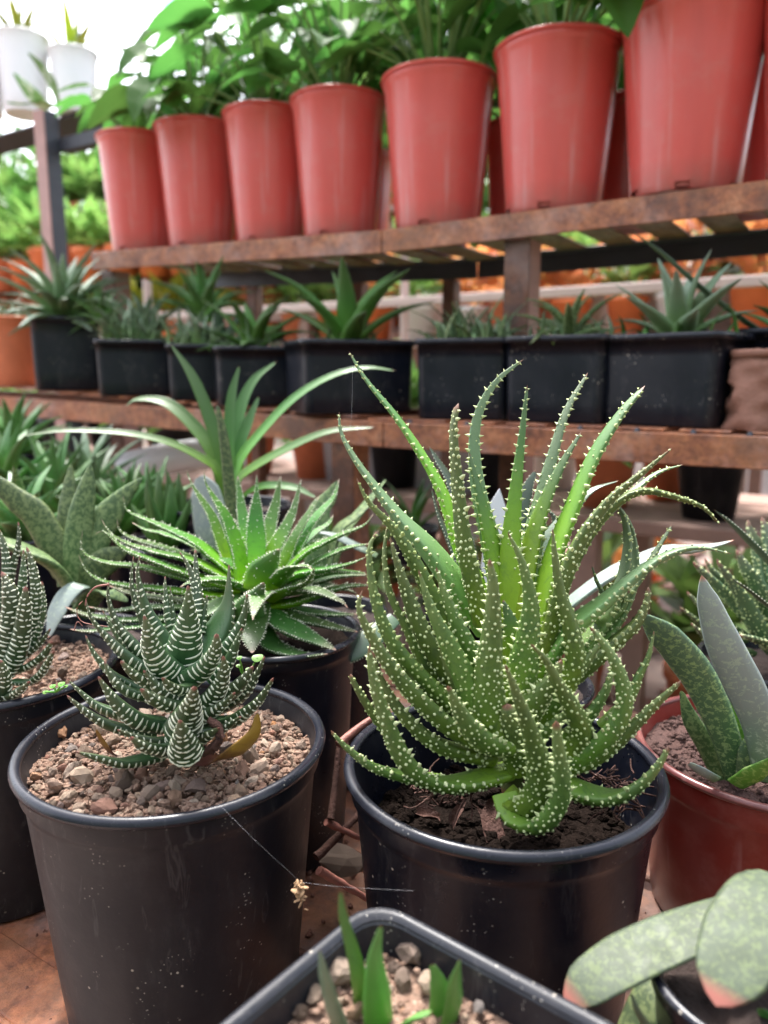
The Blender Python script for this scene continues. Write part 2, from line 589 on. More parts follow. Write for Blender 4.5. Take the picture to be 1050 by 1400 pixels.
M['dead'] = leafmat('withered_leaf', [(0.0, G(.30, .16, .02)), (0.5, G(.36, .20, .03)), (0.8, G(.14, .045, .03)), (1.0, G(.07, .03, .03))], 0.4,
                    (60, 0.45, 0.65, (0.12, 0.04, 0.02), 0.7), 0.15, 0.5, 300, tipw=0.0, bloom=0.0)
M['pot_leaf'] = leafmat('broad_leaf', [(0.0, G(.058, .165, .026)), (1.0, G(.07, .18, .028))], 0.5, None, 0.5, 0.15, 120, spec=0.25, tipw=0.0, bloom=0.06, vary=0.45)
M['stem'] = plain('green_stem', (0.14, 0.24, 0.06), 0.5, 0.3, 60)
M['far_leaf'] = leafmat('far_leaf', [(0.0, G(.20, .34, .07)), (1.0, G(.13, .24, .05))], 0.22, None, 0.35, 0.0, 100, tipw=0.0, bloom=0.1, vary=0.5)
M['yel_leaf'] = leafmat('yellow_leaf', [(0.0, G(.48, .46, .05)), (1.0, G(.28, .38, .05))], 0.22, None, 0.4, 0.0, 100, tipw=0.0, bloom=0.0, vary=0.4)
M['tree_leaf'] = leafmat('tree_leaf', [(0.0, G(.09, .19, .04)), (1.0, G(.13, .24, .05))], 0.5, None, 0.3, 0.0, 100, tipw=0.0, bloom=0.0, vary=0.3)
M['varieg'] = leafmat('variegated_leaf', [(0.0, G(.12, .3, .06)), (1.0, G(.25, .4, .1))], 0.4, (30, 0.5, 0.55, (0.6, 0.66, 0.5), 0.8), 0.3, 0.0, 100, tipw=0.0)


# ---------------------------------------------------------------- leaves
UP = np.array([0, 0, 1.0])


class Leaf:
    """a fleshy leaf: P runs from tip to base, widths are full widths in metres"""
    def __init__(self, P, wid, out=None, back=0.42, top=0.06, N=20, M=12, face=None):
        P = np.asarray(P, float)
        u = np.linspace(0, 1, N) ** 1.25
        R, at, L = spline(P, u)
        wid = np.asarray(wid, float)
        xs = at if len(wid) == len(at) else np.linspace(0, 1, len(wid))
        self.wt = lambda q: np.interp(q, xs, wid)
        w0 = max(wid[0], 1e-4)
        self.tr = min(0.5, 0.7 * w0 / L + 1e-3)
        self.u, self.R, self.L = u, R, L
        T = -np.gradient(R, u, axis=0)
        T /= np.linalg.norm(T, axis=1)[:, None]
        if out is None:
            o = (P[0] - P[-1]) * np.array([1, 1, 0.0])
            m = (P[len(P) // 2] - P[-1]) * np.array([1, 1, 0.0])
            o = o + m
        else:
            o = np.array(out, float)
        if np.linalg.norm(o) < 1e-6:
            o = np.array([0, -1.0, 0])
        o = o / np.linalg.norm(o)
        B = np.cross(o, UP)
        S = B[None] - T * (T @ B)[:, None]
        S /= np.linalg.norm(S, axis=1)[:, None] + 1e-9
        Nn = np.cross(S, T)
        if face is not None:                 # twist the blade so that its upper side turns towards face
            f = np.asarray(face, float)
            Nn = Nn + f[None] - T * (T @ f)[:, None]
            Nn /= np.linalg.norm(Nn, axis=1)[:, None] + 1e-9
            S = np.cross(T, Nn)
        self.T, self.S, self.Nn = T, S, Nn
        self.back, self.top, self.M = back, top, M

    def width(self, q):
        q = np.asarray(q, float)
        k = np.clip(q / self.tr, 0, 1)
        return self.wt(q) * np.sqrt(np.clip(1 - (1 - k) ** 2, 0.0, 1)) + 1e-5

    def at(self, arr, q):
        return np.stack([np.interp(q, self.u, arr[:, i]) for i in range(3)], -1)

    def surf(self, q, a):
        q, a = np.asarray(q, float), np.asarray(a, float)
        w = self.width(q)
        P, S, N, T = self.at(self.R, q), self.at(self.S, q), self.at(self.Nn, q), self.at(self.T, q)
        c, s = np.cos(a), np.sin(a)
        hy = np.where(s < 0, self.back, self.top) * w
        pos = P + S * (w / 2 * c)[:, None] + N * (hy * s)[:, None]
        n = S * (c / (w / 2))[:, None] + N * (s / np.where(np.abs(hy) < 1e-6, 1e-6, hy))[:, None]
        n /= np.linalg.norm(n, axis=1)[:, None] + 1e-12
        return pos, n, T

    def body(self, mb, mat=0):
        N, Mm = len(self.u), self.M
        a = np.arange(Mm) / Mm * 2 * np.pi
        q = np.repeat(self.u, Mm)
        pos, _, _ = self.surf(q, np.tile(a, N))
        mb.add(pos, quads(N, Mm, True)[:, ::-1], mat, q)
        mb.add(pos[-Mm:], [list(range(Mm))], mat, 1.0)


def frames(n, T):
    U = T - n * np.sum(T * n, 1)[:, None]
    U /= np.linalg.norm(U, axis=1)[:, None] + 1e-12
    return U, np.cross(n, U)


_a5 = np.arange(5) / 5 * 2 * np.pi
DOME_V = np.vstack([np.c_[np.cos(_a5), np.sin(_a5), np.full(5, -0.25)], np.c_[0.72 * np.cos(_a5), 0.72 * np.sin(_a5), np.full(5, 0.6)], [[0, 0, 1]]])
DOME_Q = np.array([[i, (i + 1) % 5, 5 + (i + 1) % 5, 5 + i] for i in range(5)])
DOME_T = np.array([[5 + i, 5 + (i + 1) % 5, 10] for i in range(5)])
CONE_V = np.vstack([np.c_[np.cos(_a5), np.sin(_a5), np.full(5, -0.2)], np.c_[0.42 * np.cos(_a5), 0.42 * np.sin(_a5), np.full(5, 0.45)], [[0, 0, 1]]])


def stamp(mb, P, n, T, r, h, V=DOME_V, mat=0, elong=1.0):
    if len(P) == 0:
        return
    r = np.broadcast_to(r, (len(P),))
    h = np.broadcast_to(h, (len(P),))
    U, B = frames(n, T)
    k = len(V)
    X = (P[:, None] + U[:, None] * (V[None, :, 0, None] * r[:, None, None] * elong) + B[:, None] * (V[None, :, 1, None] * r[:, None, None])
         + n[:, None] * (V[None, :, 2, None] * h[:, None, None]))
    o = (np.arange(len(P)) * k)[:, None, None]
    n0 = mb.n
    mb.add(X, (DOME_Q[None] + o).reshape(-1, 4), mat)
    # triangles share the same vertices
    mb.f.append(((DOME_T[None] + o).reshape(-1, 3) + n0, mat))


def px_leaf(pts, d0, dt, db, org=None):
    """pixel polyline (tip to base) at depth d0 + offsets (mm) -> world points"""
    n = len(pts)
    cum = np.concatenate([[0], np.cumsum([math.dist(pts[i], pts[i + 1]) for i in range(n - 1)])])
    cum /= cum[-1]
    return np.array([W(p[0], p[1], d0 + (dt + (db - dt) * c ** 1.2) / 1000) for p, c in zip(pts, cum)])


def smooth_out(P, axis):
    o = (0.6 * P[0] + 0.4 * P[len(P) // 2]) - axis
    o = o * np.array([1, 1, 0])
    return o


def spiky_leaf(root, P, w, axis, mat, dens=1.0, out=None, sp=0.0031):
    lf = Leaf(P, w, out if out is not None else smooth_out(P, axis), 0.46, 0.1)
    mb = MB()
    lf.body(mb)
    o = mb.build('leaf', mat, root)
    tb = MB()
    rows = np.arange(0.004, lf.L * 0.97, sp) / lf.L
    Q, A = [], []
    for i, q in enumerate(rows):
        wd = float(lf.width([q])[0])
        arc = wd * 1.45
        k = max(1, int(round(arc / 0.0032)))
        for j in range(k):
            if random.random() < 0.24 + (1 - dens) * 0.6:
                continue
            f = (j + 0.5 + (0.25 if i % 2 else -0.25)) / k
            Q.append(min(0.98, max(0.01, q + random.uniform(-0.3, 0.3) * sp / lf.L)))
            A.append(-math.pi + 0.22 + f * (math.pi - 0.44) + random.uniform(-0.12, 0.12))
        if random.random() < 0.5 * dens:
            Q.append(q)
            A.append(random.uniform(0.3, math.pi - 0.3))
    Q, A = np.array(Q), np.array(A)
    pos, n, T = lf.surf(Q, A)
    sz = RNG.uniform(0.00030, 0.00080, len(Q)) * np.clip(0.55 + lf.width(Q) / 0.016, 0.6, 1.15)
    stamp(tb, pos, n, T, sz, sz * 0.95, DOME_V, 0, 1.1)
    # marginal teeth
    qs = np.arange(0.003, lf.L * 0.93, 0.0047) / lf.L
    for a0 in (0.0, math.pi):
        q = np.clip(qs + RNG.uniform(-0.3, 0.3, len(qs)) * 0.004 / lf.L, 0.01, 0.98)
        pos, n, T = lf.surf(q, np.full(len(q), a0) + RNG.uniform(-0.18, 0.18, len(q)))
        dirn = n + T * RNG.uniform(0.1, 0.5, len(q))[:, None]
        dirn /= np.linalg.norm(dirn, axis=1)[:, None]
        hh = RNG.uniform(0.0012, 0.0029, len(q)) * np.clip(0.5 + lf.width(q) / 0.014, 0.5, 1.15)
        stamp(tb, pos, dirn, T, hh * 0.46, hh, CONE_V)
    tb.build('tubercles', M['tub'], o, kind='stuff')
    return o


def zebra_leaf(root, P, w, axis, out=None, mat=None, sp=0.0030, keel=0.5):
    lf = Leaf(P, w, out if out is not None else smooth_out(P, axis), keel, 0.1)
    mb = MB()
    lf.body(mb)
    o = mb.build('leaf', mat or M['zebra'], root)
    tb = MB()
    s = 0.0035
    while s < lf.L * 0.97:
        q = s / lf.L
        wd = float(lf.width([q])[0])
        lo, hi = -math.pi + 0.05, -0.05
        if wd < 0.0045:
            segs = [(lo + 0.1, lo + 0.55), (hi - 0.55, hi - 0.1)] + ([(-1.9, -1.25)] if random.random() < 0.7 else [])
        else:
            nseg = random.choice([1, 2, 2, 3, 3, 4]) if q > 0.5 else random.choice([3, 4, 4, 5])
            cuts = sorted([lo] + [lo + (hi - lo) * (i + random.uniform(-0.22, 0.22)) / nseg for i in range(1, nseg)] + [hi])
            g = 0.10
            segs = [(a + g, b - g) for a, b in zip(cuts[:-1], cuts[1:]) if b - a > 0.3 and random.random() > 0.08]
        for a, b in segs:
            m = 6
            aa = np.linspace(a, b, m)
            slope = random.uniform(-0.25, 0.25)
            qq = np.clip(q + (np.linspace(-0.5, 0.5, m) * slope + random.uniform(-0.12, 0.12)) * sp / lf.L + 0.25 * sp / lf.L * np.sin(-aa), 0.005, 0.985)
            pos, n, T = lf.surf(qq, aa)
            prof = np.sqrt(np.clip(1 - (np.linspace(-1, 1, m) * 0.98) ** 2, 0.02, 1)) ** 0.7
            ww = random.uniform(0.00040, 0.00062) * min(1.1, 0.55 + wd / 0.010)
            hgt = ww * 0.75
            V = np.stack([pos - T * (ww * prof)[:, None] - n * 0.0001, pos - T * (0.6 * ww * prof)[:, None] + n * (0.75 * hgt * prof)[:, None],
                          pos + T * (0.6 * ww * prof)[:, None] + n * (0.75 * hgt * prof)[:, None], pos + T * (ww * prof)[:, None] - n * 0.0001], 1)
            tb.add(V, quads(m, 4, False))
        s += sp * random.uniform(0.85, 1.15)
    tb.build('white_bands', M['zebra_white'], o, kind='stuff')
    return o


def lace_leaf(root, P, w, axis, mat, out=None, back=0.3, top=0.03):
    lf = Leaf(P, w, out if out is not None else smooth_out(P, axis), back, top)
    mb = MB()
    lf.body(mb)
    o = mb.build('leaf', mat, root)
    tb = MB()
    qs = np.arange(lf.L * 0.06, lf.L * 0.9, 0.0017) / lf.L
    for a0 in (0.0, math.pi):
        q = np.clip(qs + RNG.uniform(-0.2, 0.2, len(qs)) * 0.001 / lf.L, 0.01, 0.98)
        pos, n, T = lf.surf(q, np.full(len(q), a0) + RNG.uniform(-0.15, 0.15, len(q)))
        dirn = n + T * 0.35
        dirn /= np.linalg.norm(dirn, axis=1)[:, None]
        hh = RNG.uniform(0.0009, 0.0016, len(q)) * np.clip(0.4 + lf.width(q) / 0.012, 0.4, 1.1)
        stamp(tb, pos, dirn, T, hh * 0.36, hh, CONE_V)
    k = int(lf.L * 900)
    q = RNG.uniform(0.08, 0.75, k)
    q = np.round(q * lf.L / 0.0042) * 0.0042 / lf.L + RNG.uniform(-1, 1, k) * 0.0006 / lf.L
    q = np.clip(q, 0.03, 0.97)
    a = np.where(RNG.random(k) < 0.55, RNG.uniform(-math.pi + 0.2, -0.2, k), RNG.uniform(0.25, math.pi - 0.25, k))
    pos, n, T = lf.surf(q, a)
    sz = RNG.uniform(0.00026, 0.00045, k)
    stamp(tb, pos, n, T, sz, sz, DOME_V)
    tb.build('white_teeth', M['tub'] if mat is None else M['zebra_white'], o, kind='stuff')
    return o


def plain_leaf(root, P, w, axis, mat, out=None, back=0.2, top=0.05, teeth=0, name='leaf', face=None):
    lf = Leaf(P, w, out if out is not None else smooth_out(P, axis), back, top, face=face)
    mb = MB()
    lf.body(mb)
    o = mb.build(name, mat, root)
    if teeth:
        tb = MB()
        qs = np.arange(lf.L * 0.05, lf.L * 0.8, teeth) / lf.L
        for a0 in (0.0, math.pi):
            pos, n, T = lf.surf(qs, np.full(len(qs), a0))
            stamp(tb, pos, n, T, np.full(len(qs), 0.0004), np.full(len(qs), 0.0006), DOME_V)
        tb.build('leaf_margin', M['zebra_white'], o, kind='stuff')
    return o


def rosette_leaves(root, c, n, length, width, mat, el=(82, 12), curve=0.5, back=0.3, top=0.05, phase=0.0, teeth=None, az=None, mb=None, seg=10):
    """radial leaves round c; each a part (or all in mb when given)"""
    for i in range(n):
        f = (i + 0.5) / n
        a = phase + i * 2.39996 if az is None else math.radians(az[0] + (az[1] - az[0]) * f)
        e = math.radians(el[0] + (el[1] - el[0]) * f + random.uniform(-8, 8))
        L = length * (0.62 + 0.38 * math.sin(math.pi * (0.25 + 0.6 * f))) * random.uniform(0.85, 1.12)
        o = np.array([math.cos(a), math.sin(a), 0])
        cv = curve * random.uniform(0.6, 1.3)
        pts = []
        for s in (1.0, 0.7, 0.4, 0.15, 0.0):
            ee = e + cv * (0.5 - s)
            pts.append(c + (o * math.cos(ee) + UP * math.sin(ee)) * L * s)
        w = width * random.uniform(0.85, 1.1)
        lf = Leaf(pts, [w * 0.06, w * 0.55, w * 0.9, w, w * 0.8], o, back, top, N=seg, M=8)
        m2 = mb or MB()
        lf.body(m2)
        if mb is None:
            ob = m2.build('leaf', mat, root)
            if teeth:
                tb = MB()
                rr = np.arange(0.08, 0.95, teeth / L)
                q = np.repeat(rr, 3)
                aa = np.tile([-0.7, -math.pi / 2, -math.pi + 0.7], len(rr)) + RNG.uniform(-0.2, 0.2, len(q))
                pos, nn, T = lf.surf(q, aa)
                stamp(tb, pos, nn, T, np.full(len(q), 0.0006), np.full(len(q), 0.0005), DOME_V)
                tb.build('tubercles', M['tub'], ob, kind='stuff')


# ---------------------------------------------------------------- pots and gravel
def round_pot(root, c, z0, z1, rt, rb, mat, rim_mat, rim=0.0024, step=0.014, soil=0.02, soil_mat=None, n=72, holes=False, soil_noise=0.003):
    """c = centre (x, y); returns the pot object"""
    mb = MB()
    H = z1 - z0
    c3 = np.array([c[0], c[1], 0])
    ri = rt - rim * 0.9
    rs = rt - (rt - rb) * (step / H) - 0.0012
    prof = [(0.0005, z0 + 0.002), (rb - 0.004, z0 + 0.002), (rb - 0.0008, z0), (rb, z0 + 0.0015)]
    skip = None
    if holes:
        prof += [(rb + (rt - rb) * 0.045, z0 + 0.045 * H)]
        skip = (3, [k for j in range(6) for k in (j * n // 6, j * n // 6 + 1, j * n // 6 + 2)])
    prof += [(rb + (rs - 0.0015 - rb) * f, z0 + (H - step) * f) for f in (0.25, 0.5, 0.75, 0.97)]
    prof += [(rs - 0.0002, z1 - step * 0.97), (rs + 0.0008, z1 - step * 0.85), (ri, z1 - rim * 1.2)]
    lathe(mb, c3, prof, n, 0, skip)
    inner = [(ri - 0.0012, z1 - rim * 1.2), (rs - 0.004, z1 - step), (rb - 0.003, z0 + 0.004)]
    lathe(mb, c3, inner[::-1], n)
    pot = mb.build('pot', mat, root)
    rm = MB()
    a = np.linspace(0, 2 * np.pi, 11)[:-1]
    lathe(rm, c3, [(rt - rim * 0.55 + rim * math.cos(q) * 1.0, z1 - rim + rim * 1.05 * math.sin(q)) for q in np.append(a, a[0])], n)
    rm.build('rim', rim_mat, pot)
    if soil_mat is not None:
        sb = MB()
        zs = z1 - soil
        rr = rb + (rt - rb) * (zs - z0) / H - 0.003
        rad = np.linspace(0.02, 1, 12)
        an = np.arange(40) / 40 * 2 * np.pi
        X = c[0] + rr * rad[:, None] * np.cos(an)
        Y = c[1] + rr * rad[:, None] * np.sin(an)
        Z = np.array([[zs + soil_noise * noise.noise(Vector((x * 120, y * 120, 3.1))) + 0.5 * soil_noise * noise.noise(Vector((x * 400, y * 400, 1.1)))
                       for x, y in zip(rx, ry)] for rx, ry in zip(X, Y)])
        sb.add(np.stack([X, Y, Z], -1), quads(12, 40, True))
        sb.add(np.stack([X[0], Y[0], Z[0]], -1), [list(range(40))])
        sb.build('soil', soil_mat, root)
    return pot


def rrect(sx, sy, r, k=4):
    """rounded rectangle outline, half sizes sx sy"""
    r = min(r, sx * 0.95, sy * 0.95)
    pts = []
    for cx, cy, a0 in ((sx - r, sy - r, 0), (-sx + r, sy - r, 90), (-sx + r, -sy + r, 180), (sx - r, -sy + r, 270)):
        for i in range(k + 1):
            a = math.radians(a0 + 90 * i / k)
            pts.append((cx + r * math.cos(a), cy + r * math.sin(a)))
    return np.array(pts)


def square_pot(root, c, z0, z1, st, sb, rot, mat, rim_mat, lip=0.0035, liph=0.006, corner=0.008, soil=0.012, soil_mat=None, syt=None, foot=True):
    """square tapered pot with a flanged rim; st, sb = half sizes at top and bottom"""
    syt = syt or st
    R = np.array([[math.cos(rot), math.sin(rot)], [-math.sin(rot), math.cos(rot)]])
    k = 5

    def ring(hx, hy, cr, z):
        p = rrect(hx, hy, cr, k) @ R
        return np.c_[p[:, 0] + c[0], p[:, 1] + c[1], np.full(len(p), z)]
    q = sb / st
    H = z1 - z0
    rings = [ring(sb - .006, syt * q - .006, corner, z0 + 0.004), ring(sb - .0015, syt * q - .0015, corner, z0), ring(sb, syt * q, corner, z0 + 0.002)]
    for f in (0.25, 0.5, 0.75, 0.94):
        m = q + (1 - q) * f
        rings.append(ring(st * m, syt * m, corner, z0 + H * f))
    m = q + (1 - q) * 0.95
    rings.append(ring(st * m + 0.001, syt * m + 0.001, corner, z1 - liph))
    nb = len(rings[0])
    mb = MB()
    mb.add(np.array(rings), quads(len(rings), nb, True))
    mb.add(rings[0], [list(range(nb - 1, -1, -1))])
    wall = 0.0018
    inn = [ring(st * m2 - wall, syt * m2 - wall, corner, z) for m2, z in ((1.0, z1 - 0.002), ((q + 1) / 2, z0 + H / 2), (q, z0 + 0.006))]
    mb.add(np.array(inn), quads(len(inn), nb, True)[:, ::-1])
    mb.add(inn[-1], [list(range(nb))])
    pot = mb.build('pot', mat, root)
    rm = MB()
    rr = [ring(st * m + 0.0005, syt * m + 0.0005, corner, z1 - liph * 1.05), ring(st + lip, syt + lip, corner + lip, z1 - liph),
          ring(st + lip + .0004, syt + lip + .0004, corner + lip, z1 - 0.0012), ring(st + lip - 0.0012, syt + lip - 0.0012, corner + lip, z1),
          ring(st - wall * 0.4, syt - wall * 0.4, corner, z1 - 0.0004), ring(st - wall * 1.3, syt - wall * 1.3, corner, z1 - 0.0035)]
    rm.add(np.array(rr), quads(len(rr), nb, True))
    rm.build('rim', rim_mat, pot)
    if soil_mat is not None:
        zs = z1 - soil
        m = q + (1 - q) * (zs - z0) / H
        o = ring(st * m - wall, syt * m - wall, corner, zs)
        cen = np.array([[c[0], c[1], zs + 0.003]])
        sbm = MB()
        lv = np.array([cen + (o - cen) * f + np.c_[np.zeros((nb, 2)), RNG.uniform(-.0015, .0015, nb)] for f in (0.02, 0.3, 0.55, 0.8, 1.0)])
        sbm.add(lv, quads(5, nb, True))
        sbm.add(lv[0], [list(range(nb))])
        sbm.build('soil', soil_mat, root)
    return pot


def ico(sub):
    import bmesh
    bm = bmesh.new()
    bmesh.ops.create_icosphere(bm, subdivisions=sub, radius=1)
    v = np.array([x.co[:] for x in bm.verts])
    f = np.array([[w.index for w in x.verts] for x in bm.faces])
    bm.free()
    return v, f


I1, I2 = ico(1), ico(2)
STONES = []
for i in range(14):
    v, f = I2
    ang = RNG.normal(size=(9, 3))
    ang /= np.linalg.norm(ang, axis=1)[:, None]
    d = np.ones(len(v))
    for nn in ang:                       # cut facets, then roughen
        h = RNG.uniform(0.55, 0.92)
        p = v @ nn
        d = np.where(p > h, np.minimum(d, h / np.maximum(p, 1e-3)), d)
    d = d * (1 + RNG.normal(0, 0.085, len(v)))
    mb = MB()
    mb.add(v * d[:, None] * np.array([1, RNG.uniform(0.7, 0.95), RNG.uniform(0.55, 0.85)]), f)
    STONES.append(mb.mesh('stone', M['stone'], np.zeros(3), smooth=False))


def rquat():
    q = RNG.normal(size=4)
    return q / np.linalg.norm(q)


def gravel(root, inside, bounds, zf, n_big, sizes, n_fine, fine=(0.0007, 0.0019), keep=None, name='gravel', big=None):
    """stones as sub-parts of a bed of fines; inside(x, y) tests the pot, zf(x, y) the bed height"""
    x0, x1, y0, y1 = bounds
    mb = MB()
    pts = []
    while len(pts) < n_fine:
        x, y = RNG.uniform(x0, x1), RNG.uniform(y0, y1)
        if inside(x, y, 0.0):
            pts.append((x, y))
    pts = np.array(pts)
    s = RNG.uniform(fine[0], fine[1], len(pts)) * RNG.uniform(0.6, 1.2, len(pts))
    z = np.array([zf(x, y) for x, y in pts]) + RNG.uniform(-0.0005, 0.0012, len(pts))
    v, f = I1
    q = np.array([Matrix.Rotation(RNG.uniform(0, 6.28), 3, Vector(RNG.normal(size=3))) for _ in range(40)])
    R = q[RNG.integers(0, 40, len(pts))]
    jit = v[None] * (1 + RNG.normal(0, 0.16, (len(pts), len(v)))[:, :, None])
    V = np.einsum('nij,nvj->nvi', R, jit) * (s[:, None, None] * np.array([1, 0.85, 0.7])) + np.c_[pts, z][:, None]
    fo = (f[None] + (np.arange(len(pts)) * len(v))[:, None, None]).reshape(-1, 3)
    mb.add(V.reshape(-1, 3), fo)
    bed = mb.build(name, M['fines'], root, smooth=False, kind='stuff')
    got, tries = [], 0
    for b in (big or []):
        got.append(b)
    while len(got) < n_big and tries < n_big * 60:
        tries += 1
        x, y = RNG.uniform(x0, x1), RNG.uniform(y0, y1)
        r = sizes[0] + (sizes[1] - sizes[0]) * RNG.random() ** 2.2
        if not inside(x, y, r * 0.9) or (keep and not keep(x, y)):
            continue
        if any((x - a) ** 2 + (y - b) ** 2 < (0.8 * (r + c)) ** 2 for a, b, c in got):
            continue
        got.append((x, y, r))
    for x, y, r in got:
        put(STONES[RNG.integers(0, len(STONES))], 'stone', bed, (x, y, zf(x, y) + r * RNG.uniform(0.15, 0.5)), rquat(), (r, r, r))
    return bed


# ---------------------------------------------------------------- ground and racks
mb = MB()
gx = np.linspace(-60, 60, 40)
gv = np.array([[x, y + 40, 0.012 * noise.noise(Vector((x, y, 0)))] for y in gx for x in gx])
mb.add(gv, quads(40, 40, False))
mb.build('ground', M['ground'], kind='structure')

Z_LOW = ZE - 0.328
def shelf_height(n, pts):
    P = [PN(x, y, n) for x, y in pts]
    ts = [p @ SH for p in P]
    return lambda t: float(np.interp(t, ts, [p[2] for p in P]))


Z_MID = shelf_height(0.80, ((1050, 597), (525, 577), (0, 532)))
Z_UP = shelf_height(0.93, ((1050, 240), (525, 315), (130, 345)))


def angle_rail(root, name, ta, tb, n, zt, w=0.031, th=0.003, mat='rust', flip=1):
    """angle iron along the rack: a vertical face and a flat flange behind it"""
    mb = MB()
    a, b = TN(ta, n, zt(ta)), TN(tb, n, zt(tb))
    dz = np.array([0, 0, w / 2])
    bar(mb, a - dz + NH * th / 2 * flip, b - dz + NH * th / 2 * flip, th, w)
    bar(mb, a + NH * (th + w / 2) * flip - np.array([0, 0, th / 2]), b + NH * (th + w / 2) * flip - np.array([0, 0, th / 2]), w, th)
    return mb.build(name, M[mat], root, smooth=False)


def angle_post(root, t, n, z0, z1, w=0.033, th=0.0035, mat='rust_dark', mat2=None):
    mb = MB()
    c = TN(t, n, 0)
    h = z1 - z0
    box(mb, c + np.array([0, 0, (z0 + z1) / 2]), [SH, NH, UP], (w, th, h), 0, 0.001)
    box(mb, c - SH * (w / 2 - th / 2) + NH * (w / 2 + th / 2) + np.array([0, 0, (z0 + z1) / 2]), [SH, NH, UP], (th, w, h), 1 if mat2 else 0, 0.001)
    return mb.build('post', [M[mat], M[mat2]] if mat2 else M[mat], root, smooth=False)


def slat_row(root, ta, tb, n0, n1, zt, step, w, th, mat, along=False, name='slat'):
    if along:
        k = int((n1 - n0) / step)
        for i in range(k):
            n = n0 + (i + 0.5) * step
            mb = MB()
            bar(mb, TN(ta, n, zt(ta) + random.uniform(-.001, .001)), TN(tb, n, zt(tb) + random.uniform(-.001, .001)), w, th)
            mb.build(name, M[mat], root, smooth=False)
    else:
        t = ta
        while t < tb:
            mb = MB()
            bar(mb, TN(t, n0, zt(t)), TN(t, n1, zt(t)), w, th)
            mb.build(name, M[mat], root, smooth=False)
            t += step


# upper shelf
R_UP = thing('plant_rack', 'topmost rusty iron shelf carrying the row of tall red pots', 'shelf rack', TN(0.6, 1.07, 0))
for a, b in ((-0.45, 0.597), (0.599, 1.212)):
    angle_rail(R_UP, 'front_rail', a, b, 0.925, Z_UP, 0.030)
    angle_rail(R_UP, 'rear_rail', a, b, 1.225, lambda t: Z_UP(t) - 0.004, 0.030, mat='dark_iron', flip=-1)
slat_row(R_UP, -0.4, 1.2, 0.945, 1.205, lambda t: Z_UP(t) - 0.0065, 0.075, 0.045, 0.004, 'rust_dark')
for t, n in ((0.405, 0.94), (1.19, 0.94), (-0.4, 0.94)):
    angle_post(R_UP, t, n, 0, Z_UP(t) - 0.0315, 0.034, 0.0035, 'rust_dark', 'rust_pink')
for px in (345, 490, 615):
    t = PN(px, 390, 1.21) @ SH
    angle_post(R_UP, t, 1.205, 0, Z_UP(t) - 0.036, 0.022, 0.003, 'rust_dark')

# middle shelf
R_MID = thing('plant_rack', 'middle rusty iron shelf carrying the row of square black pots', 'shelf rack', TN(0.6, 0.88, 0))
for a, b in ((-0.35, 0.512), (0.514, 1.9)):
    angle_rail(R_MID, 'front_rail', a, b, 0.797, Z_MID, 0.031)
angle_rail(R_MID, 'rear_rail', -0.35, 1.9, 0.932, lambda t: Z_MID(t) - 0.001, 0.03, mat='rust_dark', flip=-1)
slat_row(R_MID, -0.35, 1.9, 0.806, 0.93, lambda t: Z_MID(t) + 0.0022, 0.062, 0.048, 0.003, 'rust')
for px in (468, -40):
    t = PN(px, 650, 0.80) @ SH
    angle_post(R_MID, t, 0.801, 0, Z_MID(t) - 0.032, 0.034, 0.0035, 'rust_dark', 'rust')
mb = MB()
for px in range(560, 1060, 78):            # rivet heads on the front flange
    p = PN(px, 560, 0.802)
    t = p @ SH
    stamp(mb, np.array([TN(t, 0.803, Z_MID(t) + 0.001)]), np.array([UP]), np.array([[1.0, 0, 0]]), 0.0035, 0.0035)
mb.build('bolt', M['dark_iron'], R_MID)

# lower bench
R_LOW = thing('plant_bench', 'rusty iron bench under the front pots, planked with worn sheet strips', 'bench', TN(0.2, 0.4, 0))
angle_rail(R_LOW, 'front_rail', 0.22, 1.7, 0.186, lambda t: Z_LOW - 0.0005, 0.035)
n = 0.222
for i in range(6):
    wdt = (0.075, 0.08, 0.07, 0.085, 0.075, 0.07)[i]
    mb = MB()
    bar(mb, TN(-0.75, n + wdt / 2, Z_LOW - 0.004 - 0.001 * (i % 2)), TN(1.7, n + wdt / 2, Z_LOW - 0.004 - 0.001 * (i % 2)), wdt, 0.005)
    mb.build('plank', M['rust' if i == 0 else 'rust_dark'], R_LOW, smooth=False)
    n += wdt + 0.014
mb = MB()
bar(mb, TN(-0.75, 0.115, Z_LOW - 0.004), TN(0.215, 0.115, Z_LOW - 0.004), 0.15, 0.006)
mb.build('plank', M['rust_dark'], R_LOW, smooth=False)
for t in (-0.5, 0.25, 1.0, 1.6):
    mb = MB()
    bar(mb, TN(t, 0.05, Z_LOW - 0.027), TN(t, 0.76, Z_LOW - 0.027), 0.03, 0.034)
    mb.build('crossbar', M['rust_dark'], R_LOW, smooth=False)
    for n in (0.2, 0.72):
        mb = MB()
        bar(mb, TN(t, n, 0), TN(t, n, Z_LOW - 0.045), 0.03, 0.03, up=SH)
        mb.build('leg', M['rust_dark'], R_LOW, smooth=False)
mb = MB()                                   # loose flat strap lying on the front plank
bar(mb, PZ(88, 1305, Z_LOW + 0.002), PZ(150, 1372, Z_LOW + 0.002), 0.008, 0.003)
tag(mb.build('metal_strip', M['rust'], off=PZ(110, 1330, Z_LOW), smooth=False), 'short rusty strip lying on the bench left of the black pot', 'metal strip')

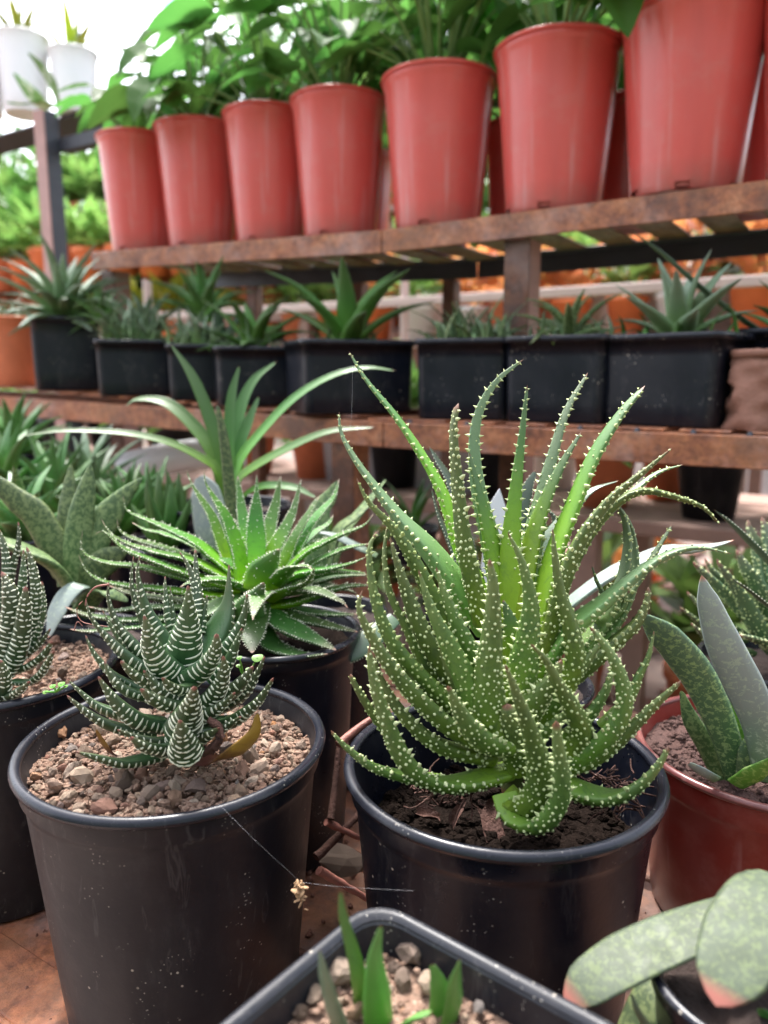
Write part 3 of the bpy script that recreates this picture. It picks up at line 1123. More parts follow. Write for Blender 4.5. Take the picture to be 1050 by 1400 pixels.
# ---------------------------------------------------------------- spiky aloe (main plant)
CB = np.array([0.0587, 0.3574])
ZB1 = ZE - 0.1878
B = thing('potted_aloe', 'large spiky aloe with cream tubercles in a round black pot, right of centre', 'potted plant', (CB[0], CB[1], Z_LOW), None)
round_pot(B, CB, Z_LOW, ZB1, 0.0775, 0.062, M['black_b'], M['rim'], 0.0028, 0.016, 0.042, M['soil_dark'])
AXB = np.array([CB[0] + 0.006, CB[1] + 0.002, 0])
DB = 0.384
mb = MB()
tube(mb, [W(715, 1080, DB + 0.004), W(708, 1000, DB + 0.004), W(705, 900, DB + 0.006)], [0.011, 0.012, 0.007], 10, 8)
mb.build('stem', M['spiky'], B)
SPIKY = [  # points tip to base, widths (px), depth offset tip / base (mm), material, tubercle density
    ([(477, 480), (502, 520), (545, 572), (590, 640), (612, 685), (632, 745), (665, 820)], [4, 9, 14, 18, 22, 26, 26], 20, 8, 'spiky_young', .8),
    ([(464, 562), (467, 592), (490, 632), (515, 665), (548, 705), (595, 752), (640, 812), (670, 860)], [3, 8, 14, 17, 26, 40, 46, 36], 12, 12, 'spiky_blue', .55),
    ([(487, 652), (505, 685), (540, 720), (572, 768), (603, 825), (645, 890)], [3, 12, 20, 28, 32, 32], -12, -4, 'spiky', 1),
    ([(627, 551), (623, 590), (630, 660), (642, 745), (668, 850)], [14, 20, 26, 34, 36], -14, -4, 'spiky', 1),
    ([(716, 491), (680, 520), (656, 560), (648, 610), (656, 680), (676, 760), (692, 850)], [3, 9, 13, 16, 20, 26, 28], 26, 14, 'spiky_blue', .8),
    ([(641, 618), (660, 690), (677, 760), (692, 850)], [5, 18, 26, 32], 8, 8, 'spiky_young', .75),
    ([(721, 526), (713, 600), (704, 680), (698, 760), (702, 850)], [4, 11, 18, 26, 34], 10, 5, 'spiky_young', .75),
    ([(804, 509), (775, 560), (756, 620), (741, 680), (726, 745), (712, 830)], [4, 12, 16, 22, 28, 32], 22, 6, 'spiky_blue', .8),
    ([(795, 590), (765, 640), (735, 710), (715, 790), (706, 850)], [4, 14, 22, 28, 30], 10, 4, 'spiky_young', .6),
    ([(882, 527), (850, 562), (812, 620), (782, 690), (757, 752), (737, 820), (722, 880)], [9, 18, 24, 26, 28, 30, 30], 2, 0, 'spiky_young', .75),
    ([(919, 612), (880, 642), (832, 680), (792, 730), (764, 790), (745, 860), (730, 905)], [3, 15, 22, 30, 34, 34, 32], -14, -8, 'spiky', 1),
    ([(934, 635), (900, 645), (868, 668), (825, 705), (780, 760)], [3, 9, 12, 14, 16], 14, 8, 'spiky_blue', .8),
    ([(986, 719), (962, 692), (926, 678), (885, 668), (852, 678), (812, 715), (768, 790), (740, 860)], [5, 11, 15, 17, 18, 20, 24, 24], 0, 4, 'spiky', .9),
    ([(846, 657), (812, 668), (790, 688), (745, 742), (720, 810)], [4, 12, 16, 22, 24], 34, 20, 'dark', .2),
    ([(834, 691), (849, 700), (857, 738), (850, 788), (828, 840), (790, 890)], [4, 10, 15, 18, 22, 26], 4, 2, 'spiky_blue', 1),
    ([(847, 692), (862, 722), (867, 760), (864, 800), (840, 850), (800, 900)], [4, 10, 14, 16, 20, 24], 8, 4, 'spiky_blue', 1),
    ([(1000, 757), (962, 748), (930, 750), (895, 765), (860, 790), (820, 822), (780, 852), (738, 900)], [3, 9, 15, 18, 22, 28, 34, 32], -16, -8, 'spiky_blue', 1),
    ([(919, 717), (897, 752), (882, 778), (850, 820), (810, 860)], [5, 10, 13, 14, 16], 6, 4, 'spiky_blue', .9),
    ([(809, 774), (815, 795), (822, 815), (810, 850)], [3, 7, 9, 12], 0, 2, 'spiky_blue', .8),
    ([(755, 722), (758, 760), (765, 810), (778, 855), (784, 905), (765, 945)], [3, 11, 16, 23, 27, 28], -32, -14, 'spiky', 1),
    ([(694, 727), (714, 770), (725, 820), (722, 870), (712, 920), (704, 950)], [3, 11, 19, 28, 36, 36], -34, -18, 'spiky', 1.1),
    ([(669, 763), (674, 800), (673, 860), (668, 920), (670, 970), (685, 1010)], [6, 16, 25, 34, 40, 38], -44, -20, 'spiky', 1.15),
    ([(596, 774), (611, 815), (632, 860), (655, 905), (680, 950)], [3, 18, 28, 36, 36], -20, -10, 'spiky', 1),
    ([(572, 778), (590, 830), (612, 872), (632, 912), (652, 952), (680, 990)], [3, 18, 28, 36, 40, 38], -34, -16, 'spiky', 1.1),
    ([(533, 733), (545, 770), (561, 812), (582, 862), (610, 905), (650, 965)], [3, 15, 26, 34, 36, 36], -16, -8, 'spiky', 1),
    ([(530, 715), (527, 760), (535, 810), (557, 852), (585, 905), (630, 960)], [3, 12, 15, 19, 24, 28], -4, 0, 'spiky', 1),
    ([(517, 725), (506, 750), (511, 800), (527, 852), (553, 893), (595, 935), (650, 980)], [3, 10, 16, 23, 30, 34, 34], -22, -10, 'spiky', 1),
    ([(496, 806), (491, 830), (506, 862), (532, 902), (572, 948), (622, 990), (675, 1015)], [3, 10, 17, 25, 31, 34, 32], -34, -14, 'spiky', 1),
    ([(509, 890), (520, 925), (546, 965), (582, 1000), (622, 1020), (675, 1030)], [9, 17, 24, 30, 32, 30], -22, -8, 'spiky', 1),
    ([(506, 879), (507, 905), (516, 942), (531, 987), (551, 1030), (578, 1058), (612, 1068), (650, 1063), (695, 1050)], [3, 12, 19, 25, 30, 30, 30, 30, 28], -48, -10, 'spiky', 1),
    ([(479, 921), (491, 942), (511, 972), (540, 1010)], [9, 14, 17, 18], -22, -12, 'spiky', 1),
    ([(452, 998), (475, 1020), (511, 1045), (556, 1058), (605, 1064)], [6, 14, 19, 22, 22], -26, -16, 'spiky', 1.1),
    ([(612, 937), (625, 962), (642, 990), (668, 1010), (700, 1012)], [7, 18, 30, 36, 34], -50, -20, 'spiky', 1.1),
    ([(693, 962), (700, 990), (704, 1020), (708, 1050)], [22, 29, 31, 28], -36, -12, 'spiky', 1.2),
    ([(690, 907), (705, 945), (725, 1000), (737, 1045), (736, 1080), (716, 1100), (690, 1085)], [3, 13, 22, 29, 33, 34, 30], -66, -20, 'spiky', 1.15),
    ([(760, 985), (763, 1020), (768, 1060), (762, 1098), (737, 1125), (702, 1112), (690, 1085)], [11, 16, 21, 25, 29, 30, 26], -62, -22, 'spiky', 1.15),
    ([(725, 880), (746, 902), (760, 930), (783, 970), (794, 1000), (775, 1035)], [3, 9, 15, 21, 26, 28], -52, -16, 'spiky', 1.1),
    ([(805, 856), (826, 882), (846, 922), (851, 964), (830, 1000), (790, 1030), (750, 1040)], [4, 13, 20, 26, 33, 36, 30], -42, -12, 'spiky', 1.1),
    ([(931, 930), (905, 950), (875, 977), (840, 1010), (800, 1035), (755, 1045)], [10, 18, 24, 28, 32, 30], -26, -12, 'spiky', 1.1),
    ([(914, 1020), (897, 1046), (871, 1070), (838, 1085), (800, 1080), (755, 1062)], [9, 18, 25, 30, 32, 28], -34, -16, 'spiky', 1.1),
    ([(894, 862), (884, 897), (869, 924), (856, 952), (818, 990)], [4, 14, 19, 22, 24], -8, -4, 'spiky', 1),
    ([(886, 802), (880, 826), (866, 850), (840, 872), (800, 905), (750, 945)], [10, 19, 26, 30, 32, 30], -4, -2, 'spiky', 1.1),
    ([(860, 806), (848, 830), (818, 858), (770, 910)], [9, 18, 22, 26], 4, 2, 'spiky', 1),
    ([(822, 876), (800, 900), (770, 935), (735, 980)], [8, 24, 32, 34], -18, -8, 'spiky', 1.1),
    ([(768, 902), (752, 930), (725, 962), (705, 990)], [6, 26, 38, 38], -36, -16, 'spiky', 1.15),
    ([(838, 905), (826, 940), (800, 975), (760, 1010)], [6, 20, 28, 30], -14, -6, 'spiky', 1),
    ([(780, 965), (760, 985), (730, 1005), (710, 1015)], [6, 20, 28, 28], -28, -12, 'spiky', 1),
    ([(600, 880), (620, 920), (650, 960), (690, 1000)], [4, 22, 32, 34], -26, -10, 'spiky', 1),
    ([(775, 862), (755, 885), (730, 915), (710, 940)], [5, 22, 32, 34], -12, -6, 'spiky_young', .4),
    ([(688, 820), (700, 850), (706, 885), (706, 915)], [5, 26, 36, 36], -16, -8, 'spiky_young', .5),
]
M['dark'] = M['dark_leaf']
BACK_OUT = np.array([0, 1.0, 0])
for pts, w, dt, db, mt, dn in SPIKY:
    P = px_leaf(pts, DB, dt, db)
    w = np.array(w) * np.linspace(0.82, 1.32, len(w)) * DB / FPX
    out = smooth_out(P, AXB)
    if mt == 'spiky':
        out = out / (np.linalg.norm(out) + 1e-6) + np.array([0, -0.5, 0])
    if dt > 5 and np.linalg.norm(out) < 0.03:
        out = out + BACK_OUT * 0.03
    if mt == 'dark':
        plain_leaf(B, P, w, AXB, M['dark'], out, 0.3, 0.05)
    else:
        spiky_leaf(B, P, w, AXB, M[mt], dn, out)
# dry scraps and roots in the pot
rs = ZB1 - 0.042
for (px, py, sx, sy, rz) in ((668, 1122, .0055, .011, .3), (580, 1114, .0025, .008, 1.3), (628, 1112, .002, .007, -.7)):
    p = PZ(px, py, rs + 0.006)
    mb = MB()
    g = np.array([[x, y] for y in np.linspace(-1, 1, 5) for x in np.linspace(-1, 1, 5)])
    z = 0.003 * g[:, 0] ** 2 + 0.002 * g[:, 1] * g[:, 0]
    R2 = np.array([[math.cos(rz), math.sin(rz)], [-math.sin(rz), math.cos(rz)]])
    xy = (g * np.array([sx, sy]) * (1 - 0.5 * np.clip(g[:, 1:2], 0, 1) ** 2) + RNG.normal(0, .0005, g.shape)) @ R2
    mb.add(np.c_[xy, z + xy[:, 1] * 0.8] + p, quads(5, 5, False))
    mb.build('dry_leaf', M['bark_dark'], B)
mb = MB()
for px0, px1, y in ((560, 640, 1075), (570, 655, 1090), (790, 870, 1075), (770, 880, 1062), (800, 880, 1100), (700, 770, 1060)):
    for j in range(22):
        a = W(random.uniform(px0, px1), y + random.uniform(-10, 10), DB - 0.008 + random.uniform(-.006, .006))
        b = a + RNG.normal(0, 0.006, 3) * np.array([1, 1, 0.6])
        tube(mb, [a, (a + b) / 2 + RNG.normal(0, 0.0015, 3), b], [0.0006, 0.0004], 5, 4)
mb.build('dry_roots', M['bark_dark'], B, kind='stuff')
gravel(B, lambda x, y, r: (x - CB[0]) ** 2 + (y - CB[1]) ** 2 < (0.066 - r) ** 2, (CB[0] - .07, CB[0] + .07, CB[1] - .07, CB[1] + .07),
       lambda x, y: rs + 0.005 * noise.noise(Vector((x * 60, y * 60, 4))), 0, (.001, .002), 1600, (0.0008, 0.0042), name='bark_chips').data.materials[0] = M['soil_dark']

# ---------------------------------------------------------------- zebra plant (front left)
CA = np.array([-0.1091, 0.376])
ZA1 = ZE - 0.1846
A = thing('potted_haworthia', 'zebra striped haworthia on pumice gravel in the front left black pot', 'potted plant', (CA[0], CA[1], Z_LOW))
round_pot(A, CA, Z_LOW, ZA1, 0.0772, 0.061, M['black'], M['rim'], 0.0028, 0.016, 0.016, M['fines'])
AXA = np.array([CA[0] + 0.006, CA[1] - 0.004, 0])
DA = 0.401
zA = lambda x, y: ZA1 - 0.0145 + 0.007 * math.exp(-((x - AXA[0]) ** 2 + (y - AXA[1]) ** 2) / 0.0016) + 0.0015 * noise.noise(Vector((x * 90, y * 90, 0)))
insA = lambda x, y, r: (x - CA[0]) ** 2 + (y - CA[1]) ** 2 < (0.0715 - r) ** 2
gravel(A, insA, (CA[0] - .075, CA[0] + .075, CA[1] - .075, CA[1] + .075), zA, 298, (0.0021, 0.0070), 2400, (0.0009, 0.0028))
for px, py, r in ((115, 1062, .0078), (170, 1072, .0068), (205, 1085, .005), (238, 1078, .005), (270, 1075, .0062), (195, 1060, .0045), (60, 1005, .006), (82, 1003, .0055)):
    p = PZ(px, py, ZA1 - 0.010)
    put(STONES[RNG.integers(0, 14)], 'stone', bpy.data.objects['gravel'], p, rquat(), (r, r, r))
ZEBRA = [
    ([(103, 1033), (130, 1038), (165, 1045), (195, 1041), (222, 1034)], [4, 14, 20, 20, 18], -40, -16),
    ([(91, 956), (117, 975), (144, 990), (179, 1000), (215, 1004)], [4, 15, 21, 23, 22], -22, -10),
    ([(91, 933), (118, 956), (142, 971), (200, 988)], [3, 12, 20, 22], -6, -2),
    ([(134, 930), (149, 950), (166, 968), (191, 984), (225, 990)], [4, 15, 25, 32, 30], -30, -12),
    ([(143, 909), (152, 926), (166, 941), (188, 950), (225, 955)], [3, 14, 19, 22, 22], -16, -8),
    ([(165, 909), (179, 922), (197, 933), (218, 939), (240, 942)], [5, 15, 20, 22, 22], -38, -16),
    ([(192, 947), (209, 958), (226, 964), (241, 966), (258, 968)], [5, 21, 25, 24, 22], -52, -26),
    ([(222, 932), (233, 942), (245, 945), (260, 941)], [4, 16, 19, 17], -48, -26),
    ([(178, 1013), (195, 1022), (218, 1026), (240, 1024)], [5, 19, 24, 24], -58, -34),
    ([(246, 1008), (249, 1022), (252, 1036), (254, 1049)], [4, 20, 30, 34], -66, -48),
    ([(266, 952), (262, 973), (256, 991), (250, 1008)], [5, 23, 35, 38], -64, -36),
    ([(374, 932), (357, 958), (340, 973), (318, 986), (288, 990)], [4, 14, 19, 25, 28], -26, -10),
    ([(362, 903), (350, 927), (337, 948), (319, 962), (290, 972)], [4, 12, 17, 20, 22], -6, -2),
    ([(346, 916), (331, 934), (312, 950), (285, 965)], [6, 22, 28, 26], -14, -6),
    ([(305, 902), (306, 922), (299, 944), (286, 960), (268, 972)], [3, 16, 23, 28, 28], -40, -16),
    ([(331, 864), (322, 886), (312, 908), (292, 935)], [3, 12, 17, 22], -14, -6),
    ([(296, 872), (295, 890), (287, 906), (274, 919), (256, 930)], [5, 17, 24, 30, 30], -40, -18),
    ([(338, 817), (333, 845), (322, 870), (309, 889), (280, 920)], [3, 12, 19, 23, 24], -4, -2),
    ([(313, 777), (312, 803), (310, 829), (302, 853), (290, 875), (268, 905)], [3, 10, 20, 36, 42, 36], 8, 4),
    ([(257, 806), (258, 829), (257, 852), (254, 875), (250, 905)], [3, 15, 27, 36, 40], -28, -10),
    ([(245, 760), (257, 778), (265, 797), (270, 818), (270, 838), (262, 880)], [2, 8, 12, 15, 19, 22], 10, 4),
    ([(267, 757), (268, 787), (271, 825), (268, 870)], [4, 9, 13, 18], 18, 8),
    ([(283, 820), (279, 838), (272, 870)], [3, 9, 14], 10, 6),
    ([(197, 847), (203, 867), (208, 887), (219, 906), (240, 925)], [3, 17, 26, 34, 36], -42, -16),
    ([(192, 764), (189, 787), (194, 810), (202, 834), (213, 853), (225, 872), (242, 900)], [2, 8, 14, 20, 25, 28, 30], -12, -4),
    ([(183, 765), (181, 798), (186, 826), (205, 868), (230, 900)], [2, 8, 11, 14, 18], 0, 2),
    ([(149, 800), (149, 821), (156, 845), (167, 864), (180, 878), (195, 893), (225, 915)], [2, 8, 12, 17, 21, 25, 26], -8, -4),
    ([(117, 825), (125, 848), (140, 867), (157, 883), (176, 899), (215, 925)], [2, 8, 12, 17, 21, 24], -12, -6),
    ([(140, 840), (152, 859), (170, 885), (210, 920)], [2, 8, 12, 16], 0, 0),
    ([(117, 874), (127, 894), (140, 910), (158, 927), (200, 948)], [3, 9, 13, 16, 20], -10, -6),
    ([(226, 793), (229, 821), (233, 846), (245, 885)], [3, 12, 16, 20], 6, 4),
    ([(233, 809), (236, 826), (240, 855), (248, 890)], [2, 8, 12, 16], 4, 2),
    ([(322, 952), (303, 968), (282, 978), (262, 985)], [4, 17, 24, 26], -34, -18),
    ([(160, 1003), (190, 1012), (222, 1016), (248, 1015)], [4, 15, 22, 24], -36, -22),
    ([(236, 978), (243, 996), (249, 1014)], [5, 26, 34], -46, -30),
    ([(300, 1000), (284, 1008), (266, 1012)], [4, 18, 24], -44, -30),
    ([(196, 922), (214, 942), (232, 956), (250, 965)], [4, 16, 22, 24], -34, -20),
    ([(330, 985), (306, 998), (280, 1002)], [4, 16, 22], -30, -20),
]
for pts, w, dt, db in ZEBRA:
    dy = 24 if pts[0] == (246, 1008) else 14 if pts[0] == (266, 952) else 6
    P = px_leaf([(x, y - dy) for x, y in pts], DA, dt, db)
    o = smooth_out(P, AXA)
    o = o / (np.linalg.norm(o) + 1e-6) + (np.array([0, -1.1, 0]) if pts[0] != (313, 777) else 0)
    zebra_leaf(A, P, np.array(w) * np.linspace(0.8, 1.3, len(w)) * DA / FPX, AXA, o)
mb = MB()
tube(mb, [W(265, 1025, DA - 0.015), W(252, 960, DA - 0.008), W(250, 900, DA)], [0.007, 0.008, 0.005], 8, 8)
mb.build('stem', M['zebra'], A)
# withered leaves, dry hair tips, curled flower stalk
plain_leaf(A, px_leaf([(352, 975), (347, 1003), (322, 1026), (290, 1036), (262, 1030)], DA, -22, -24), np.array([5, 18, 30, 34, 24]) * DA / FPX, AXA, M['dead'],
           (0.5, -1, 0), 0.1, -0.14, name='withered_leaf')
plain_leaf(A, px_leaf([(131, 997), (139, 1012), (150, 1027), (160, 1034)], DA, -28, -24), np.array([4, 11, 10, 5]) * DA / FPX, AXA, M['dead'], (-0.4, -1, 0), 0.12, -0.1,
           name='withered_leaf')
mb = MB()
tube(mb, [W(285, 985, DA - .036), W(299, 994, DA - .040), (W(301, 1010, DA - .042)), W(291, 1022, DA - .040), W(276, 1030, DA - .036)],
     [0.0012, 0.0022, 0.0018, 0.0024, 0.0012], 24, 7)
V = mb.v[0]
mb.v[0] = V + RNG.normal(0, 0.0005, V.shape)
mb.build('flower_stalk', M['bark_dark'], A)
for P_, r_ in (([(149, 799), (130, 803), (119, 816), (117, 828)], .0006), ([(147, 857), (112, 850), (105, 832), (113, 822)], .0003), ([(101, 862), (106, 850), (113, 856)], .0003)):
    mb = MB()
    tube(mb, [W(x, y, DA - .011) for x, y in P_], [r_, r_ * 0.6], 12, 5)
    mb.build('dry_tip', M['twig'], A)


def seedling(label, base, leaves, d):
    """a weed with thin stems and round leaves, rooted in a pot"""
    r = thing('weed_seedling', label, 'seedling', W(*base, d))
    for (lx, ly, s) in leaves:
        mb = MB()
        tube(mb, [W(*base, d), W((base[0] + lx) / 2 + 1, (base[1] + ly) / 2, d), W(lx, ly, d)], [0.0006, 0.00045], 6, 5)
        mb.build('stem', M['seed'], r)
        mb = MB()
        a = np.arange(12) / 12 * 2 * np.pi
        c = W(lx, ly, d)
        ring = c + s * (np.cos(a)[:, None] * np.array([1, 0, 0.1]) + np.sin(a)[:, None] * np.array([0, 0.7, 0.42]) + 0.12 * np.cos(2 * a)[:, None] * UP)
        mb.add(np.vstack([ring, c[None]]), [[i, (i + 1) % 12, 12] for i in range(12)])
        mb.build('leaf', M['seed'], r)
    return r


seedling('tiny bright green seedling beside the front zebra haworthia', (333, 930), [(352, 899, .0032), (327, 899, .0016), (326, 910, .0014), (340, 915, .0018)], DA + 0.012)
seedling('small yellow green weed on the gravel of the far left pot', (76, 946), [(72, 938, .0016), (84, 935, .0019), (62, 946, .0015), (90, 938, .0012)], 0.40)

# ---------------------------------------------------------------- far left zebra plant
CF = np.array([-0.254, 0.478])
F_ = thing('potted_haworthia', 'tall zebra striped haworthia cut by the left picture edge', 'potted plant', (CF[0], CF[1], Z_LOW))
ZF1 = ZE - 0.182
round_pot(F_, CF, Z_LOW, ZF1, 0.0775, 0.063, M['black'], M['rim'], 0.0028, 0.016, 0.014, M['fines'])
AXF = np.array([CF[0] + 0.006, CF[1] - 0.002, 0])
zF = lambda x, y: ZF1 - 0.011 + 0.002 * noise.noise(Vector((x * 90, y * 90, 5)))
insF = lambda x, y, r: (x - CF[0]) ** 2 + (y - CF[1]) ** 2 < (0.072 - r) ** 2
gravel(F_, insF, (CF[0] - .075, CF[0] + .075, CF[1] - .075, CF[1] + .075), zF, 80, (0.002, 0.0062), 1500, keep=lambda x, y: x > CF[0] - 0.02)
DF = 0.476
ZEB2 = [
    ([(25, 713), (24, 743), (14, 780), (6, 830)], [2, 10, 14, 18], 10, 6), ([(-2, 722), (5, 747), (8, 780), (6, 830)], [2, 10, 14, 16], 6, 4),
    ([(32, 751), (31, 786), (26, 820), (14, 870)], [2, 12, 15, 20], 0, 0), ([(36, 747), (43, 771), (48, 803), (47, 833), (36, 866), (14, 900)], [2, 11, 15, 17, 20, 22], -12, -4),
    ([(35, 801), (33, 829), (30, 861), (22, 893), (8, 918)], [4, 18, 24, 28, 28], -24, -10), ([(57, 794), (58, 829), (52, 856), (38, 884), (12, 910)], [3, 11, 14, 17, 18], -4, -2),
    ([(2, 781), (13, 807), (15, 850), (6, 893), (-2, 915)], [3, 20, 28, 32, 30], -18, -8), ([(71, 876), (60, 893), (43, 906), (20, 915)], [4, 13, 15, 16], -16, -8),
    ([(74, 889), (66, 903), (56, 919), (40, 930), (18, 930)], [3, 10, 13, 14, 14], -30, -14), ([(69, 859), (56, 876), (38, 892), (14, 908)], [3, 10, 13, 16], -6, -4),
    ([(0, 902), (6, 923), (4, 945), (-6, 955)], [4, 16, 20, 20], -40, -26), ([(41, 931), (28, 941), (12, 950), (-5, 945)], [4, 13, 15, 16], -40, -24),
    ([(-20, 760), (-16, 800), (-8, 850), (-4, 900)], [3, 14, 20, 24], -4, -2), ([(-60, 820), (-45, 860), (-25, 890), (-8, 910)], [3, 14, 22, 26], -14, -6),
    ([(-70, 880), (-50, 900), (-28, 915), (-8, 925)], [3, 14, 20, 24], -26, -12), ([(-46, 770), (-36, 810), (-22, 860), (-8, 900)], [3, 14, 20, 24], 6, 2),
]
for pts, w, dt, db in ZEB2:
    zebra_leaf(F_, px_leaf(pts, DF, dt, db), np.array(w) * DF / FPX, AXF)
for px, py in ((66, 1000),):
    pass

# ---------------------------------------------------------------- lace aloe
CG = np.array([-0.075, 0.508])
ZG1 = ZE - 0.170
Gp = thing('potted_aloe', 'green lace aloe rosette with white bristly leaf edges, behind the front zebra plant', 'potted plant', (CG[0], CG[1], Z_LOW))
round_pot(Gp, CG, Z_LOW, ZG1, 0.058, 0.046, M['black_b'], M['rim'], 0.0022, 0.012, 0.012, M['soil_dark'])
AXG = np.array([CG[0] - 0.004, CG[1] + 0.002, 0])
DG = 0.526
LACE = [
    ([(254, 640), (262, 661), (274, 680), (290, 705), (302, 736), (318, 775)], [1.5, 3, 11, 17, 22, 26], 26, 6, 0),
    ([(279, 640), (281, 659), (291, 677), (308, 703), (320, 731), (329, 759), (335, 795)], [1.5, 3, 11, 23, 33, 36, 36], 4, -4, 0),
    ([(325, 650), (329, 686), (334, 716), (345, 775)], [2, 12, 19, 24], 36, 8, 0),
    ([(351, 648), (351, 668), (350, 697), (350, 727), (352, 775)], [1.5, 4, 17, 26, 28], 20, 4, 0),
    ([(384, 650), (376, 692), (368, 722), (362, 775)], [2, 14, 20, 24], 38, 8, 0),
    ([(412, 654), (401, 697), (387, 727), (373, 752), (362, 788)], [1.5, 13, 24, 29, 30], 14, 2, 0),
    ([(437, 678), (419, 706), (401, 736), (389, 763), (370, 795)], [1.5, 14, 19, 26, 28], 22, 4, 0),
    ([(464, 654), (456, 679), (437, 700), (419, 723), (405, 748), (375, 790)], [1.5, 9, 18, 22, 24, 26], 30, 6, 0),
    ([(511, 702), (497, 718), (473, 727), (440, 741), (410, 758), (375, 792)], [1.5, 7, 14, 22, 26, 28], 0, 0, 0),
    ([(456, 703), (449, 715), (432, 726), (413, 744), (380, 785)], [1.5, 9, 15, 18, 20], 34, 8, 0),
    ([(507, 743), (474, 748), (446, 759), (425, 770), (375, 800)], [3, 13, 16, 18, 20], 16, 4, 0),
    ([(503, 760), (481, 769), (451, 775), (417, 779), (389, 788), (365, 802)], [1.5, 9, 20, 30, 32, 30], -12, -4, 0),
    ([(382, 750), (373, 762), (361, 778), (357, 802)], [2, 22, 46, 52], -22, -14, 0),
    ([(430, 776), (421, 795), (394, 803), (372, 814)], [1.5, 12, 29, 34], -38, -12, 0),
    ([(507, 800), (474, 800), (440, 808), (405, 819), (372, 825)], [4, 16, 28, 34, 32], -8, -6, 0),
    ([(361, 796), (352, 812), (342, 828), (342, 845)], [2, 20, 38, 42], -46, -26, 1),
    ([(460, 889), (440, 878), (405, 860), (382, 847), (362, 832)], [3, 17, 36, 38, 32], -44, -14, 1),
    ([(490, 864), (462, 857), (433, 849), (410, 843), (370, 830)], [3, 15, 24, 27, 26], -20, -8, 1),
    ([(489, 840), (450, 838), (416, 833), (370, 820)], [6, 18, 25, 25], 0, 0, 1),
    ([(449, 894), (419, 895), (389, 888), (368, 876), (355, 845)], [3, 16, 27, 29, 28], -50, -14, 1),
    ([(345, 893), (345, 872), (347, 850), (352, 825)], [3, 26, 38, 36], -56, -18, 1),
    ([(505, 786), (460, 786), (427, 795), (375, 805)], [4, 19, 22, 22], 20, 4, 1),
    ([(168, 676), (171, 692), (179, 701), (207, 712), (238, 725), (268, 739), (296, 760), (335, 792)], [1.2, 2, 5, 13, 20, 25, 29, 30], 8, 0, 0),
    ([(180, 714), (200, 724), (225, 729), (272, 748), (330, 788)], [1.5, 7, 12, 16, 20], 26, 6, 0),
    ([(160, 709), (163, 724), (181, 735), (208, 743), (242, 754), (290, 776), (335, 798)], [1.2, 3, 11, 16, 20, 24, 26], 8, 2, 0),
    ([(138, 709), (151, 728), (175, 742), (217, 754), (259, 762), (292, 777), (340, 802)], [1.2, 4, 11, 18, 25, 29, 30], -8, -4, 0),
    ([(129, 731), (140, 725), (152, 733), (171, 750), (206, 763), (248, 778), (330, 805)], [1.5, 3, 8, 14, 20, 25, 28], -18, -4, 0),
    ([(113, 725), (111, 749), (121, 760), (150, 769), (185, 772), (218, 779), (330, 808)], [1.2, 3, 8, 15, 17, 20, 24], -8, -2, 0),
    ([(107, 757), (117, 778), (136, 792), (171, 799), (217, 803), (320, 815)], [1.2, 3, 10, 16, 21, 26], -22, -8, 0),
    ([(148, 800), (175, 809), (217, 816), (325, 826)], [3, 13, 20, 24], -4, -2, 1), ([(119, 829), (153, 834), (185, 830), (220, 828), (330, 830)], [3, 11, 14, 18, 22], -26, -10, 1),
    ([(88, 829), (112, 838), (143, 843), (176, 846), (330, 838)], [3, 12, 16, 18, 22], -34, -12, 1),
    ([(246, 858), (275, 838), (305, 822), (335, 815)], [8, 32, 36, 32], -46, -18, 1), ([(95, 860), (120, 862), (160, 858), (320, 845)], [3, 10, 14, 20], -40, -14, 1),
    ([(300, 900), (312, 875), (330, 850), (345, 830)], [4, 30, 36, 32], -50, -16, 1),
]
for pts, w, dt, db, old in LACE:
    lace_leaf(Gp, px_leaf(pts, DG, dt, db), np.array(w) * DG / FPX, AXG, M['lace_old'] if old else M['lace'])

cG = np.array([AXG[0], AXG[1], W(360, 812, DG)[2]])
for i in range(14):
    a = i * 2.39996 + 0.5
    e = math.radians(40 - 46 * i / 14 + random.uniform(-6, 6))
    o = np.array([math.cos(a), math.sin(a), 0])
    L = random.uniform(.055, .072)
    P = [cG + (o * math.cos(e + cv) + UP * math.sin(e + cv)) * L * f for f, cv in ((1.0, -.16), (.92, -.10), (.62, .04), (.3, .12), (0.02, .1))]
    lace_leaf(Gp, np.array(P), np.array([.0005, .0035, .012, .017, .016]), AXG, M['lace' if i < 8 else 'lace_old'], o)

